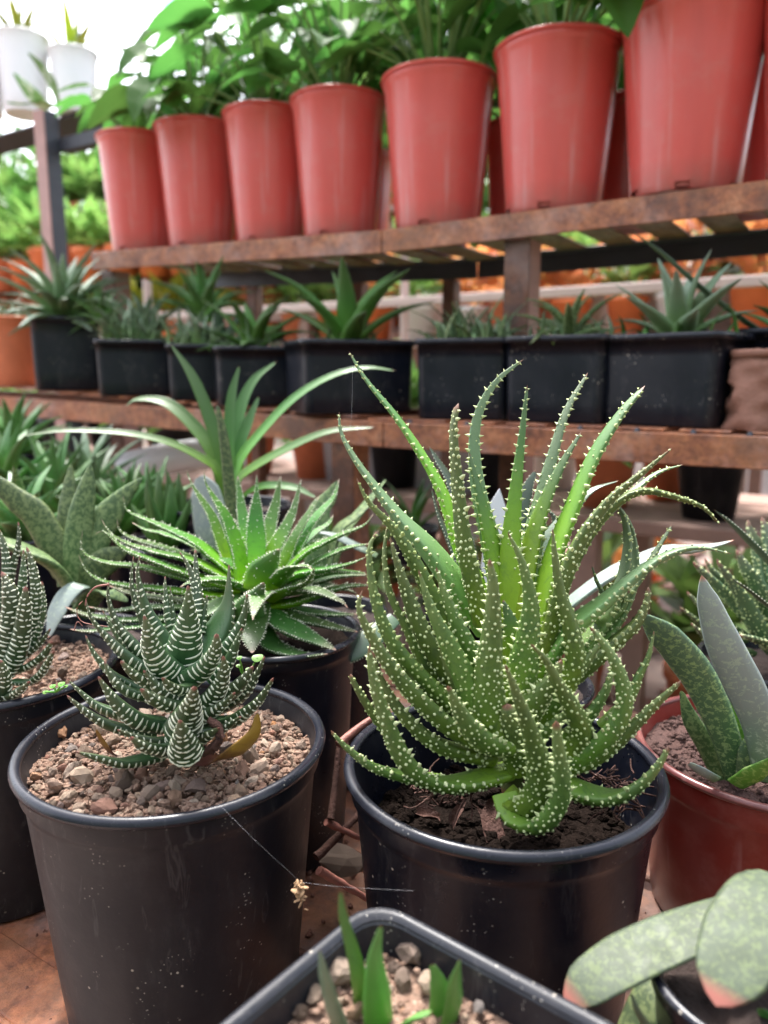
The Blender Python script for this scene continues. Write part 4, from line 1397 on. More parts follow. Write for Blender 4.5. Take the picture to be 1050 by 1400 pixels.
# ---------------------------------------------------------------- mottled gasteria behind left
DH = 0.60
pH = W(105, 850, DH)
H_ = thing('potted_gasteria', 'dark mottled broad leaved gasteria between the two zebra plants', 'potted plant', (pH[0], pH[1], Z_LOW))
round_pot(H_, pH[:2], Z_LOW, W(105, 868, DH)[2], 0.055, 0.044, M['black_b'], M['rim'], 0.0022, 0.012, 0.01, M['soil'])
for pts, w, dt, db, mt in [
    ([(97, 634), (95, 662), (90, 712), (95, 800)], [3, 19, 26, 34], 30, 8, 'gast_dark'), ([(124, 634), (120, 662), (112, 700), (106, 745), (105, 820)], [3, 24, 36, 40, 40], 0, 0, 'gast_dark'),
    ([(195, 653), (171, 676), (150, 702), (131, 732), (112, 800)], [4, 22, 40, 46, 44], 6, 2, 'gast_dark'), ([(-34, 640), (0, 664), (26, 686), (52, 708), (92, 780)], [4, 24, 34, 42, 44], 8, 4, 'gast_dark'),
    ([(-45, 722), (0, 738), (40, 752), (75, 772), (105, 815)], [4, 46, 66, 68, 50], -26, -6, 'gast_dark'), ([(178, 748), (150, 764), (125, 785), (108, 830)], [4, 36, 44, 40], -4, 0, 'gast_dark'),
    ([(66, 872), (77, 838), (92, 812), (112, 800), (112, 825)], [6, 26, 30, 26, 22], -48, -14, 'gast_silver'), ([(175, 822), (150, 810), (128, 815), (110, 840)], [4, 20, 28, 28], -30, -8, 'gast_dark')]:
    plain_leaf(H_, px_leaf(pts, DH, dt, db), np.array(w) * DH / FPX, np.array([pH[0], pH[1], 0]), M[mt], (0.0, -1, 0) if pts[0][1] < 700 else (-.3, -1, 0), 0.16, 0.07, face=None if pts[0][1] < 700 else (0, -.5, .6))

# ---------------------------------------------------------------- strap leaved plant
DI = 0.76
pI = W(313, 650, DI)
I_ = thing('potted_strap_plant', 'strap leaved plant with long arching green blades before the middle shelf', 'potted plant', (pI[0], pI[1], Z_LOW))
round_pot(I_, pI[:2], Z_LOW, W(313, 690, DI)[2], 0.06, 0.048, M['black_b'], M['rim'], 0.0024, 0.014, 0.01, M['soil'])
AXI = np.array([pI[0], pI[1], 0])
for pts, w, dt, db in [
    ([(233, 470), (263, 514), (288, 574), (303, 624), (312, 690)], [2, 13, 18, 17, 14], 20, 4), ([(327, 500), (317, 539), (313, 590), (313, 690)], [3, 12, 15, 14], 8, 2),
    ([(378, 494), (347, 519), (328, 559), (322, 608), (316, 690)], [3, 12, 17, 16, 14], 40, 6), ([(354, 542), (338, 579), (327, 613), (318, 690)], [3, 15, 17, 14], 24, 4),
    ([(541, 507), (500, 502), (451, 514), (401, 544), (357, 589), (325, 633), (316, 690)], [2, 8, 12, 15, 17, 18, 14], 0, 0),
    ([(512, 584), (451, 589), (401, 608), (352, 634), (325, 655), (316, 690)], [2, 11, 17, 18, 18, 14], -40, -6),
    ([(171, 556), (188, 545), (228, 550), (268, 585), (293, 624), (311, 690)], [3, 10, 17, 19, 18, 14], 40, 6),
    ([(28, 596), (89, 588), (169, 591), (228, 603), (268, 621), (298, 642), (312, 690)], [2, 8, 11, 13, 14, 15, 14], -60, -8),
    ([(432, 680), (398, 665), (352, 665), (318, 690)], [3, 12, 15, 14], -50, -12)]:
    plain_leaf(I_, px_leaf(pts, DI, dt, db), np.array(w) * 1.15 * DI / FPX, AXI, M['strap'], None, 0.16, -0.1, face=(0, -0.9, 0.5))
plain_leaf(I_, px_leaf([(297, 554), (305, 594), (311, 640), (318, 720)], 0.66, 0, 0), np.array([5, 13, 16, 17]) * 0.66 / FPX, AXI, M['gast_dark'], (0, -1, 0), 0.3, 0.1)
plain_leaf(I_, px_leaf([(270, 650), (280, 672), (290, 720), (300, 760)], 0.70, 0, 0), np.array([12, 44, 54, 50]) * 0.7 / FPX, AXI, M['gast_silver'], (0.2, 1, 0), 0.12, 0.05)

# ---------------------------------------------------------------- spotted gasteria behind the lace aloe
DP = 0.63
pP = W(445, 790, DP)
P_ = thing('potted_gasteria', 'grey spotted gasteria peeping between the lace aloe and the spiky aloe', 'potted plant', (pP[0], pP[1], Z_LOW))
round_pot(P_, pP[:2], Z_LOW, ZE - 0.19, 0.05, 0.042, M['black_b'], M['rim'], 0.0022, 0.012, 0.01, M['soil'])
for pts, w, dt, db, mt in [
    ([(462, 657), (450, 680), (435, 705), (432, 780)], [3, 22, 34, 34], 10, 0, 'gast_dark'), ([(510, 687), (485, 706), (460, 728), (445, 785)], [4, 26, 32, 30], 4, 0, 'gast_dark'),
    ([(425, 726), (455, 732), (490, 748), (515, 760)], [3, 15, 18, 12], -10, -10, 'gast_silver'), ([(528, 655), (500, 690), (465, 735), (448, 790)], [3, 18, 26, 26], 30, 4, 'gast_dark'),
    ([(460, 909), (482, 893), (508, 872), (540, 845)], [3, 22, 28, 18], -110, -80, 'dark_leaf')]:
    plain_leaf(P_, px_leaf(pts, DP, dt, db), np.array(w) * DP / FPX, np.array([pP[0], pP[1], 0]), M[mt], None, 0.16, 0.06, 0.002 if mt == 'dark_leaf' else 0)

# ---------------------------------------------------------------- plant behind the spiky aloe
DN = 0.50
pN = W(700, 880, DN)
N_ = thing('potted_gasteria', 'dark leaved plant half hidden behind the spiky aloe', 'potted plant', (pN[0], pN[1], Z_LOW))
round_pot(N_, pN[:2], Z_LOW, ZE - 0.195, 0.052, 0.042, M['black_b'], M['rim'], 0.0022, 0.012, 0.01, M['soil'])
for pts, w, dt, db, mt in [
    ([(586, 609), (600, 632), (617, 662), (640, 740), (680, 880)], [3, 16, 24, 30, 30], 10, 0, 'dark_leaf'), ([(590, 668), (600, 703), (615, 740), (670, 880)], [4, 16, 22, 28], 0, 0, 'dark_leaf'),
    ([(733, 642), (718, 676), (705, 740), (698, 880)], [4, 20, 28, 30], 10, 0, 'dark_leaf'),
    ([(1004, 738), (981, 744), (947, 749), (913, 750), (879, 762), (830, 785), (770, 830), (715, 880)], [3, 14, 32, 44, 46, 44, 40, 34], -20, 0, 'gast_silver'),
    ([(740, 690), (760, 720), (735, 800), (705, 880)], [4, 22, 28, 30], -10, 0, 'dark_leaf')]:
    plain_leaf(N_, px_leaf(pts, DN, dt, db), np.array(w) * DN / FPX, np.array([pN[0], pN[1], 0]), M[mt], None, 0.2, 0.05, 0.0024 if mt == 'dark_leaf' else 0)
mb = MB()
q0 = W(683, 668, 0.545)
o2 = np.array([(-.0058, 0, -.030), (.0058, 0, -.030), (.0062, 0, -.013), (0, 0, 0), (-.0062, 0, -.013)])
o2[:2, 2] = -0.095
th = np.array([0, 0.0008, 0])
R3 = np.array(Matrix.Rotation(0.1, 3, 'Y'))
vv = np.vstack([o2, o2 + th]) @ R3.T + q0
mb.add(vv, [[0, 1, 2], [0, 2, 4], [4, 2, 3], [7, 6, 5], [9, 7, 5], [8, 7, 9]])
mb.add(vv, [[0, 5, 6, 1], [1, 6, 7, 2], [2, 7, 8, 3], [3, 8, 9, 4], [4, 9, 5, 0]])
tag(mb.build('plant_tag', M['tag'], off=q0 - np.array([0, 0, .095]), smooth=False), 'blank white pointed plant tag behind the spiky aloe leaves', 'plant tag')

# ---------------------------------------------------------------- red pot with spotted gasteria (right)
CE = np.array([0.236, 0.44])
ZE1 = ZE - 0.221
E_ = thing('potted_gasteria', 'spotted gasteria with long flat leaves in a dark red pot at the right edge', 'potted plant', (CE[0], CE[1], Z_LOW))
round_pot(E_, CE, Z_LOW, ZE1, 0.078, 0.064, M['red_dark'], M['rim_brown'], 0.0022, 0.020, 0.012, M['soil_red'], soil_noise=0.006)
insE = lambda x, y, r: (x - CE[0]) ** 2 + (y - CE[1]) ** 2 < (0.071 - r) ** 2
gravel(E_, insE, (CE[0] - .075, CE[0] + .075, CE[1] - .075, CE[1] + .075), lambda x, y: ZE1 - 0.011 + 0.004 * noise.noise(Vector((x * 60, y * 60, 2))), 0, (0.001, 0.002), 1500,
       (0.0006, 0.003), name='soil_crumbs').data.materials[0] = M['soil_red']
DE = 0.45
for pts, w, dt, db, mt in [
    ([(959, 786), (968, 821), (989, 879), (1018, 939), (1040, 993), (1052, 1065)], [3, 27, 43, 48, 44, 38], -56, -20, 'gast_silver'),
    ([(876, 840), (904, 864), (940, 905), (968, 950), (993, 1011), (1008, 1068)], [10, 44, 50, 46, 38, 30], -30, -6, 'gast_spot'),
    ([(982, 910), (993, 943), (1011, 986), (1021, 1021), (1014, 1068)], [4, 23, 33, 32, 28], -14, -8, 'gast_green'),
    ([(931, 944), (946, 986), (972, 1029), (990, 1068)], [5, 26, 32, 30], 0, 0, 'gast_dark'), ([(941, 1043), (957, 1053), (980, 1066)], [7, 15, 15], -34, -30, 'gast_silver'),
    ([(1062, 1036), (1030, 1058), (1006, 1072)], [10, 30, 26], -48, -30, 'gast_green'), ([(1030, 992), (1022, 1028), (1018, 1070)], [6, 24, 24], -22, -14, 'gast_spot'),
    ([(962, 899), (937, 876), (905, 862), (960, 960)], [2, 9, 10, 10], 6, 8, 'dark_leaf'), ([(1085, 940), (1070, 1000), (1045, 1068)], [4, 36, 34], -10, -8, 'gast_spot')]:
    plain_leaf(E_, px_leaf(pts, DE, dt, db), np.array(w) * DE / FPX, np.array([CE[0], CE[1], 0]), M[mt], (-0.6, -0.7, 0) if mt == 'gast_silver' else None, 0.14, 0.04, 0, face=(-.2, 1.0, 0))

# ---------------------------------------------------------------- rough haworthia behind it
DK = 0.585
pK = W(1062, 880, DK)
K_ = thing('potted_haworthia', 'rough beaded haworthia crowding the right picture edge behind the red pot', 'potted plant', (pK[0], pK[1], Z_LOW))
round_pot(K_, pK[:2], Z_LOW, W(1062, 900, DK)[2], 0.055, 0.045, M['black_b'], M['rim'], 0.0022, 0.012, 0.01, M['soil'])
AXK = np.array([pK[0], pK[1], 0])
M['beaded'] = leafmat('beaded_leaf', [(0.0, G(.13, .12, .07)), (0.3, G(.07, .14, .05)), (1.0, G(.06, .15, .035))], 0.4, None, 0.1, 0.3, 800, tip=(.35, .16, .12), tipw=.08)
for pts, w, dt, db in [
    ([(947, 767), (964, 781), (990, 803), (1016, 831), (1050, 870)], [4, 17, 26, 28, 26], -6, 0), ([(963, 762), (976, 778), (997, 797), (1020, 825), (1055, 870)], [3, 14, 20, 26, 26], 0, 0),
    ([(980, 764), (990, 779), (1007, 800), (1024, 826), (1040, 856), (1060, 885)], [3, 12, 20, 30, 36, 34], -26, -8), ([(1007, 751), (1024, 776), (1041, 800), (1062, 850)], [4, 27, 36, 36], -14, -4),
    ([(1022, 710), (1029, 731), (1041, 755), (1060, 850)], [3, 19, 28, 32], 6, 0), ([(1041, 706), (1050, 731), (1058, 780), (1066, 860)], [3, 18, 28, 32], 2, 0),
    ([(939, 808), (952, 820), (970, 834), (1020, 865)], [4, 11, 14, 16], 0, 0), ([(929, 829), (947, 841), (966, 853), (1020, 872)], [3, 11, 15, 18], -8, 0),
    ([(944, 851), (959, 863), (975, 878), (1030, 890)], [3, 11, 15, 18], -14, -4), ([(1010, 868), (1035, 872), (1060, 885)], [5, 16, 20], -50, -20),
    ([(1100, 730), (1090, 780), (1075, 860)], [4, 26, 32], 0, 0), ([(1070, 690), (1068, 750), (1066, 850)], [4, 24, 30], 20, 0)]:
    spiky_leaf(K_, px_leaf(pts, DK, dt, db), np.array(w) * DK / FPX, AXK, M['beaded'], 1.0, None, 0.0032)
pL = W(1090, 810, 0.56)
L_ = thing('potted_gasteria', 'dark glossy leaves with pale edges poking in from the right edge', 'potted plant', (pL[0] + 0.06, pL[1] - 0.02, Z_LOW))
round_pot(L_, (pL[0] + 0.062, pL[1] - 0.012), Z_LOW, ZE - 0.19, 0.04, 0.034, M['black_b'], M['rim'], 0.002, 0.012, 0.01, M['soil'])
for pts, w, dt, db in [([(975, 696), (999, 714), (1022, 736), (1050, 764), (1100, 820), (1170, 900)], [2, 16, 24, 27, 28, 26], -4, 0),
                       ([(997, 789), (1019, 803), (1050, 827), (1100, 860), (1170, 905)], [2, 10, 16, 20, 22], -24, -4)]:
    plain_leaf(L_, px_leaf(pts, 0.54, dt, db), np.array(w) * 0.54 / FPX, np.array([pL[0] + .06, pL[1], 0]), M['dark_leaf'], None, 0.2, 0.06, 0.0025)

# ---------------------------------------------------------------- square grey pot, bottom centre
ZC1 = ZE - 0.197
cc = PZ(512, 1226, ZC1)[:2]
uC, vC = np.array([0.784, -0.621]), np.array([-0.621, -0.784])
HC = 0.0555
CC = cc + (uC + vC) * (HC - 0.002)
rC = math.atan2(uC[1], uC[0])
C_ = thing('potted_haworthia', 'young green leaved succulent in a square grey pot at the bottom edge', 'potted plant', (CC[0], CC[1], Z_LOW))
square_pot(C_, CC, Z_LOW, ZC1, HC - 0.004, 0.043, rC, M['grey_tray'], M['grey_tray'], 0.0028, 0.007, 0.012, 0.016, M['fines'])
insC = lambda x, y, r: abs((np.array([x, y]) - CC) @ uC) < 0.045 - r and abs((np.array([x, y]) - CC) @ vC) < 0.045 - r
ZCs = ZC1 - 0.014
zC = lambda x, y: ZCs + 0.002 * noise.noise(Vector((x * 80, y * 80, 9)))
bigC = [(*PZ(px, py, ZCs)[:2], r) for px, py, r in ((565, 1312, .0062), (462, 1340, .0085), (540, 1326, .0036), (552, 1345, .0044), (430, 1368, .0042), (410, 1385, .0035),
                                                    (585, 1352, .0055), (655, 1385, .0035), (445, 1320, .0035))]
gravel(C_, insC, (CC[0] - .07, CC[0] + .07, CC[1] - .07, CC[1] + .07), zC, 150, (0.0018, 0.0052), 1500, big=bigC)
M['young'] = leafmat('young_leaf', [(0.0, G(.12, .24, .06)), (0.4, G(.09, .27, .03)), (1.0, G(.13, .38, .02))], 0.34, (60, .5, .7, (.05, .17, .02), .4), .25, .15, 600, tipw=0.02,
                     bloom=0.12)
M['young_grey'] = leafmat('young_grey_leaf', [(0.0, G(.15, .22, .13)), (0.5, G(.14, .22, .12)), (1.0, G(.1, .2, .06))], 0.36, (60, .5, .7, (.24, .3, .2), .5), .1, .15, 600, tipw=0.02)
for pts, w, dt, db, mt, o in [
    ([(465, 1217), (470, 1255), (485, 1310), (495, 1365), (500, 1430)], [3, 14, 22, 26, 28], -30, 0, 'young', (0.2, 1, 0)),
    ([(437, 1298), (445, 1335), (460, 1385), (480, 1440)], [3, 22, 36, 36], -40, -10, 'young_grey', (-.6, -.8, 0)),
    ([(521, 1265), (512, 1310), (515, 1360), (520, 1430)], [5, 22, 40, 44], -34, -8, 'young', (0.4, -1, 0)),
    ([(629, 1311), (620, 1340), (617, 1380), (600, 1430)], [4, 30, 40, 36], -26, -8, 'young', (0.6, -.6, 0)),
    ([(590, 1318), (600, 1345), (600, 1380), (585, 1430)], [8, 26, 28, 26], -16, -8, 'young', (0.2, 1, 0)),
    ([(590, 1384), (565, 1390), (545, 1410), (530, 1440)], [16, 28, 30, 28], -30, -14, 'young', (0.6, -.8, 0))]:
    plain_leaf(C_, px_leaf(pts, 0.270, dt, db), np.array(w) * 0.255 / FPX, np.array([CC[0], CC[1], 0]), M[mt], o, 0.22, 0.06)

# ---------------------------------------------------------------- pale gasteria, bottom right
DD = 0.28
CD = PZ(1035, 1330, ZE - 0.206)[:2]
D_ = thing('potted_gasteria', 'pale grey green broad leaves with pink tips at the bottom right corner', 'potted plant', (CD[0], CD[1], Z_LOW))
round_pot(D_, CD, Z_LOW, ZE - 0.206, 0.036, 0.03, M['black_b'], M['rim'], 0.0018, 0.01, 0.01, M['soil'])
AXD = np.array([CD[0], CD[1], 0])
for pts, w, dt, db, mt, o in [
    ([(773, 1378), (800, 1346), (850, 1313), (910, 1285), (970, 1262), (1030, 1245), (1080, 1270)], [22, 66, 80, 82, 76, 66, 50], -8, 4, 'gast_pale', (-.8, -.5, 0)),
    ([(979, 1376), (995, 1335), (1020, 1280), (1060, 1225), (1110, 1215), (1130, 1260)], [24, 80, 104, 104, 90, 60], -40, 0, 'gast_pale', (-.5, -.8, 0)),
    ([(845, 1425), (890, 1372), (940, 1345), (1000, 1320), (1060, 1300)], [22, 66, 70, 66, 56], 4, 8, 'gast_dark', (-.8, -.5, 0)),
    ([(863, 1358), (872, 1382), (886, 1405), (905, 1440)], [3, 12, 20, 24], -14, -8, 'young_grey', (-.6, -.8, 0)),
    ([(1040, 1378), (1050, 1395), (1060, 1430)], [10, 22, 26], -20, -6, 'young', (-.3, -.9, 0))]:
    plain_leaf(D_, px_leaf(pts, DD, dt, db), np.array(w) * DD / FPX, AXD, M[mt], o, 0.085, 0.03)

# ---------------------------------------------------------------- twigs, debris and cobweb between the pots
for lab, pts, r in (('reddish twig lying between the two front black pots', [(446, 1124), (475, 1138), (505, 1152)], .0022),
                    ('lower reddish twig just above the square grey pot', [(436, 1190), (470, 1210), (506, 1231)], .0024),
                    ('knobbly brown stick crossing under the upper twig', [(432, 1172), (460, 1145), (500, 1105)], .0028),
                    ('brown stick leaning upright behind the twigs', [(452, 1120), (458, 1075), (464, 1015)], .0022),
                    ('short red twig beside the rim of the spiky aloe pot', [(462, 1018), (490, 995), (520, 975)], .0024)):
    d0 = 0.445 if 'lower' not in lab else 0.41
    mb = MB()
    tube(mb, [W(x, y, d0 + 0.01 * i) for i, (x, y) in enumerate(pts)], [r, r * 0.85, r * 0.7], 10, 7)
    V = mb.v[0]
    mb.v[0] = V + RNG.normal(0, r * 0.07, V.shape)
    tag(mb.build('twig', M['twig' if 'red' in lab else 'bark_dark'], off=W(*pts[1], d0)), lab, 'twig')
put_r = thing('stone', 'large pale stone lying among the twigs on the bench', 'stone', PZ(468, 1190, Z_LOW + .01))
o = put(STONES[3], 'stone_body', put_r, W(470, 1180, 0.47), rquat(), (.016, .016, .012))
mb = MB()
crumbs = []
for i in range(1700):
    t, n = RNG.uniform(-0.1, 0.55), RNG.uniform(0.24, 0.6) if i % 7 else RNG.uniform(0.185, 0.3)
    crumbs.append((t, n))
cr = np.array(crumbs)
P = SH[None] * cr[:, :1] + NH[None] * cr[:, 1:] + np.array([0, 0, Z_LOW - 0.001])
v, f = I1
s = RNG.uniform(0.0005, 0.0028, len(P)) * RNG.uniform(0.4, 1.0, len(P))
V = v[None] * (1 + RNG.normal(0, 0.2, (len(P), len(v)))[:, :, None]) * s[:, None, None] + P[:, None]
mb.add(V.reshape(-1, 3), (f[None] + (np.arange(len(P)) * len(v))[:, None, None]).reshape(-1, 3))
tag(mb.build('soil_litter', M['bark'], smooth=False, kind='stuff'), 'brown soil crumbs strewn over the bench', 'litter')
cl = W(410, 1222, 0.335)
mb = MB()
for i in range(46):
    p = cl + RNG.normal(0, 1, 3) * np.array([.0011, .0011, .0028])
    s = RNG.uniform(.0007, .0016)
    R = np.array(Matrix.Rotation(RNG.uniform(0, 6), 3, Vector(RNG.normal(size=3))))
    mb.add((I1[0] * np.array([1.4, .8, .4]) * s) @ R.T + p, I1[1])
M['husk'] = plain('dry_husk', (0.42, 0.26, 0.14), 0.8, 0.4, 600, 0.4)
tag(mb.build('seed_clump', M['husk'], off=cl, smooth=False), 'clump of dry seed husks caught in a cobweb', 'seed clump')
for lab, pts in (('cobweb thread slanting down across the front left pot', [(298, 1098, .318), (350, 1150, .315), (410, 1205, .335)]),
                 ('cobweb thread stretched towards the spiky aloe pot', [(412, 1206, .335), (460, 1212, .325), (565, 1218, .30)]),
                 ('cobweb thread hanging from the tip of a long aloe leaf', [(482, 500, .42), (481, 560, .42), (478, 590, .42)])):
    mb = MB()
    tube(mb, [W(*p) for p in pts], [.00002], 10, 4)
    tag(mb.build('cobweb_thread', M['web'], off=W(*pts[0])), lab, 'cobweb')

# ---------------------------------------------------------------- small succulents behind on the left
def small_pot(label, px, py, d, plant, group='small succulents behind on the bench', name='potted_succulent', r=0.042, h=0.075, z0=None, mat='black_b', cat='potted plant'):
    p = W(px, py, d)
    zb = Z_LOW if z0 is None else z0
    o = thing(name, label, cat, (p[0], p[1], zb), group)
    round_pot(o, p[:2], zb, p[2] - 0.004, r, r * 0.82, M[mat], M['rim'] if mat.startswith('black') else M[mat], 0.002, 0.01, 0.006, M['soil'], n=32)
    plant(o, np.array([p[0], p[1], p[2] - 0.008]))
    return o


small_pot('bright green dotted rosette at the left edge below the middle shelf', 30, 725, 0.78,
          lambda o, c: rosette_leaves(o, c, 18, 0.085, 0.024, M['succ'], (85, 18), 0.5, 0.35, 0.05, 0.3, teeth=0.006))
small_pot('yellow green rosette behind the dotted one at the left edge', 8, 660, 0.95,
          lambda o, c: rosette_leaves(o, c, 16, 0.10, 0.02, M['succ'], (85, 25), 0.4, 0.3, 0.05, 1.3))
small_pot('clump of blunt green finger leaves left of the strap leaved plant', 232, 735, 0.74,
          lambda o, c: rosette_leaves(o, c, 16, 0.075, 0.017, M['strap'], (88, 45), -0.3, 0.5, 0.3, 0.9))
small_pot('second clump of green finger leaves behind the mottled gasteria', 168, 720, 0.86,
          lambda o, c: rosette_leaves(o, c, 15, 0.085, 0.017, M['strap'], (88, 35), 0.3, 0.5, 0.3, 2.0))
small_pot('pale green upright plant behind the mottled gasteria leaves', 75, 690, 0.98,
          lambda o, c: rosette_leaves(o, c, 14, 0.11, 0.022, M['succ'], (88, 35), 0.3, 0.4, 0.1, 0.4))
small_pot('pale rosette tucked behind the bright finger leaves left of centre', 205, 705, 0.92,
          lambda o, c: rosette_leaves(o, c, 20, 0.085, 0.018, M['succ'], (86, 12), 0.4, 0.4, 0.1, 1.9))
small_pot('grey green rosette under the middle shelf at the left', 120, 665, 1.06,
          lambda o, c: rosette_leaves(o, c, 22, 0.10, 0.02, M['grey_rosette'], (86, 8), 0.4, 0.35, 0.05, 0.1))
small_pot('green rosette just below the far left end of the middle shelf rail', 18, 615, 1.12,
          lambda o, c: rosette_leaves(o, c, 22, 0.11, 0.022, M['succ'], (86, 10), 0.4, 0.35, 0.05, 0.8))
small_pot('small thin leaved plant seen between the lace aloe and spiky aloe', 566, 715, 1.05,
          lambda o, c: rosette_leaves(o, c, 8, 0.085, 0.014, M['strap'], (80, 30), 0.5, 0.3, 0.0, 0.4), z0=0.55, h=.05, r=0.035)

# ---------------------------------------------------------------- middle row of black pots
MIDG = 'square black pots along the middle shelf'


def mid_pot(label, x0, x1, ytop, plant, rot=None, n=0.825, name='potted_succulent', depth=0.052):
    """front face between photo columns x0 and x1; rot = turn from the rack's line, or ('view', turn) to face the viewer"""
    xc = (x0 + x1) / 2
    p = PN(xc, ytop, n)
    r = ray(xc, ytop)
    h = r * np.array([1, 1, 0])
    h /= np.linalg.norm(h)
    d = n / (r @ NH)
    if isinstance(rot, tuple):
        ang = math.atan2(h[1], h[0]) - math.pi / 2 + rot[1]
    else:
        ang = SHA + math.pi + (rot or 0.0)
    ux = np.array([math.cos(ang), math.sin(ang), 0])
    uy = np.array([-ux[1], ux[0], 0])
    half = (x1 - x0) * d / FPX / 2 / max(0.5, abs(h[0] * ux[1] - h[1] * ux[0])) + 0.0005
    hd = min(half, depth)
    c = p + uy * hd
    t = c @ SH
    z0 = Z_MID(t) + 0.0042
    z1 = p[2]
    o = thing(name, label, 'potted plant', (c[0], c[1], z0), MIDG)
    square_pot(o, c[:2], z0, z1, half, half * 0.965, ang, M['mid_pot'], M['rim'], 0.003, 0.007, 0.011, 0.008, M['soil'], syt=hd)
    plant(o, np.array([c[0], c[1], z1 - 0.010]))
    return o


def grass(o, c, n=60, L=0.06, w=0.0035, mat='grey_rosette', spread=0.035):
    for i in range(n):
        cc = c + np.array([random.uniform(-spread, spread), random.uniform(-spread, spread), 0])
        a = random.uniform(0, 6.28)
        e = math.radians(random.uniform(35, 85))
        oo = np.array([math.cos(a), math.sin(a), 0])
        ln = L * random.uniform(0.6, 1.15)
        pts = [cc + (oo * math.cos(e + cv) + UP * math.sin(e + cv)) * ln * s for s, cv in ((1, -.35), (.6, -.12), (.25, 0), (0, 0))]
        lf = Leaf(pts, [w * .1, w * .7, w, w * .8], oo, 0.3, 0.05, N=7, M=6)
        mb = MB()
        lf.body(mb)
        mb.build('leaf', M[mat], o)


def ros(n, L, w, mat, **kw):
    return lambda o, c: rosette_leaves(o, c + np.array([0, 0, 0.004]), n, L, w, M[mat], **kw)


def two(*fs):
    def go(o, c):
        for f in fs:
            f(o, c)
    return go


V_ = lambda a=0.0: ('view', a)
mid_pot('black pot with a wide grey green rosette, leftmost large pot of the middle shelf', 44, 132, 432,
        two(ros(46, 0.145, 0.026, 'grey_rosette', el=(84, 2), curve=0.5, phase=.4),
            lambda o, c: rosette_leaves(o, c + np.array([.075, -.035, .004]), 26, 0.07, 0.014, M['succ'], (84, -10), .4)), V_())
mid_pot('black pot of fine bristly grey leaves, right of the wide rosette', 133, 235, 464,
        lambda o, c: (grass(o, c, 110, 0.085, 0.006), rosette_leaves(o, c + np.array([0, .06, .01]), 26, 0.11, 0.018, M['grey_rosette'], (84, 5))), V_())
mid_pot('narrow black pot of thin grey green leaves with a tall sprig behind', 230, 303, 470,
        lambda o, c: (grass(o, c, 60, 0.075, 0.006), rosette_leaves(o, c + np.array([0, .07, .05]), 22, 0.10, 0.022, M['succ'], (88, 20)),
                      rosette_leaves(o, c + np.array([.03, .05, .0]), 18, 0.09, 0.02, M['dark_leaf'], (80, 10))), V_())
mid_pot('black pot with a glossy green rosette left of the middle', 297, 408, 473,
        lambda o, c: (rosette_leaves(o, c + UP * .004, 15, 0.105, 0.024, M['strap'], (78, 8), .5, phase=1.0), grass(o, c, 24, .05, .005)), V_(0.1))
mid_pot('black pot with a broad upright green aloe, centre of the middle shelf', 418, 570, 464,
        lambda o, c: (rosette_leaves(o, c + UP * .004, 11, 0.135, 0.030, M['strap'], (86, 12), .4, phase=2.2), grass(o, c, 26, .05, .006, 'gast_dark')), V_(0.34))
mid_pot('black pot of low thin spiky sprouts, right of the green aloe', 567, 693, 462,
        lambda o, c: (grass(o, c, 60, 0.06, 0.007, 'grey_rosette', .045), grass(o, c, 34, 0.065, 0.007, 'gast_dark', .045)), V_(-0.25))
mid_pot('black pot with a small banded haworthia, second from the right', 689, 824, 458,
        lambda o, c: (rosette_leaves(o, c + UP * .004, 16, 0.075, 0.015, M['gast_dark'], (84, 0), .7, .4, .1, .2, teeth=.005), grass(o, c, 30, .045, .006, 'grey_rosette', .045)), V_(-.35))
mid_pot('largest black pot with a grey green upright aloe, right of the middle shelf', 824, 975, 455,
        lambda o, c: (rosette_leaves(o, c + UP * .004, 15, 0.095, 0.024, M['grey_rosette'], (88, 8), .3, phase=.9), grass(o, c, 20, .04, .006, 'strap', .045)), V_(-.42))
o9 = mid_pot('black pot at the right edge with one very long arching leaf', 1010, 1120, 447,
             lambda o, c: rosette_leaves(o, c, 9, 0.08, 0.02, M['strap'], (80, 10), .5, .3, .05, .3), V_(-.3), n=0.90)
plain_leaf(o9, [PN(862, 315, .86), PN(905, 345, .87), PN(950, 385, .88), PN(1000, 425, .90), PN(1060, 465, .92)], [.002, .010, .014, .016, .016], root_loc(o9), M['dark_leaf'], (-1, 0, 0), .2, -.05)
# brown bag pot at the right edge
pb = PN(1046, 590, 0.845)
tb_ = pb @ SH
zb0 = Z_MID(tb_) + 0.0042
bagT = thing('grow_bag', 'crumpled brown grow bag at the right end of the middle shelf', 'grow bag', (pb[0], pb[1], zb0))
mb = MB()
a = np.arange(40) / 40 * 2 * np.pi
zz = np.linspace(0, 0.074, 14)
rad = 0.033 + 0.004 * np.abs(np.sin(zz[:, None] * 150 + 1.2 * np.sin(a * 2 + 1) + 0.6 * np.sin(a * 5))) * (zz[:, None] < .066) + 0.0015 * np.sin(zz[:, None] * 520 + 4 * np.sin(2 * a + 1)) + 0.002 * np.sin(zz[:, None] * 260 + 2 * np.sin(3 * a)) + 0.0022 * np.sin(a * 5 + zz[:, None] * 90)
V = np.stack([pb[0] + rad * np.cos(a), pb[1] + rad * np.sin(a), zb0 + np.repeat(zz[:, None], 40, 1)], -1)
mb.add(V, quads(14, 40, True))
mb.add(V[-1] - np.array([0, 0, 0.004]), [list(range(40))])
mb.build('bag_wall', M['bag'], bagT)
mb = MB()
lathe(mb, np.array([pb[0], pb[1], 0]), [(.0345, zb0 + .069), (.0368, zb0 + .0695), (.0372, zb0 + .074), (.0366, zb0 + .0765), (.034, zb0 + .0765), (.0335, zb0 + .072)], 40)
V = mb.v[0]
mb.v[0] = V + 0.0006 * np.sin(V[:, :1] * 900) * np.array([0, 0, 1.0])
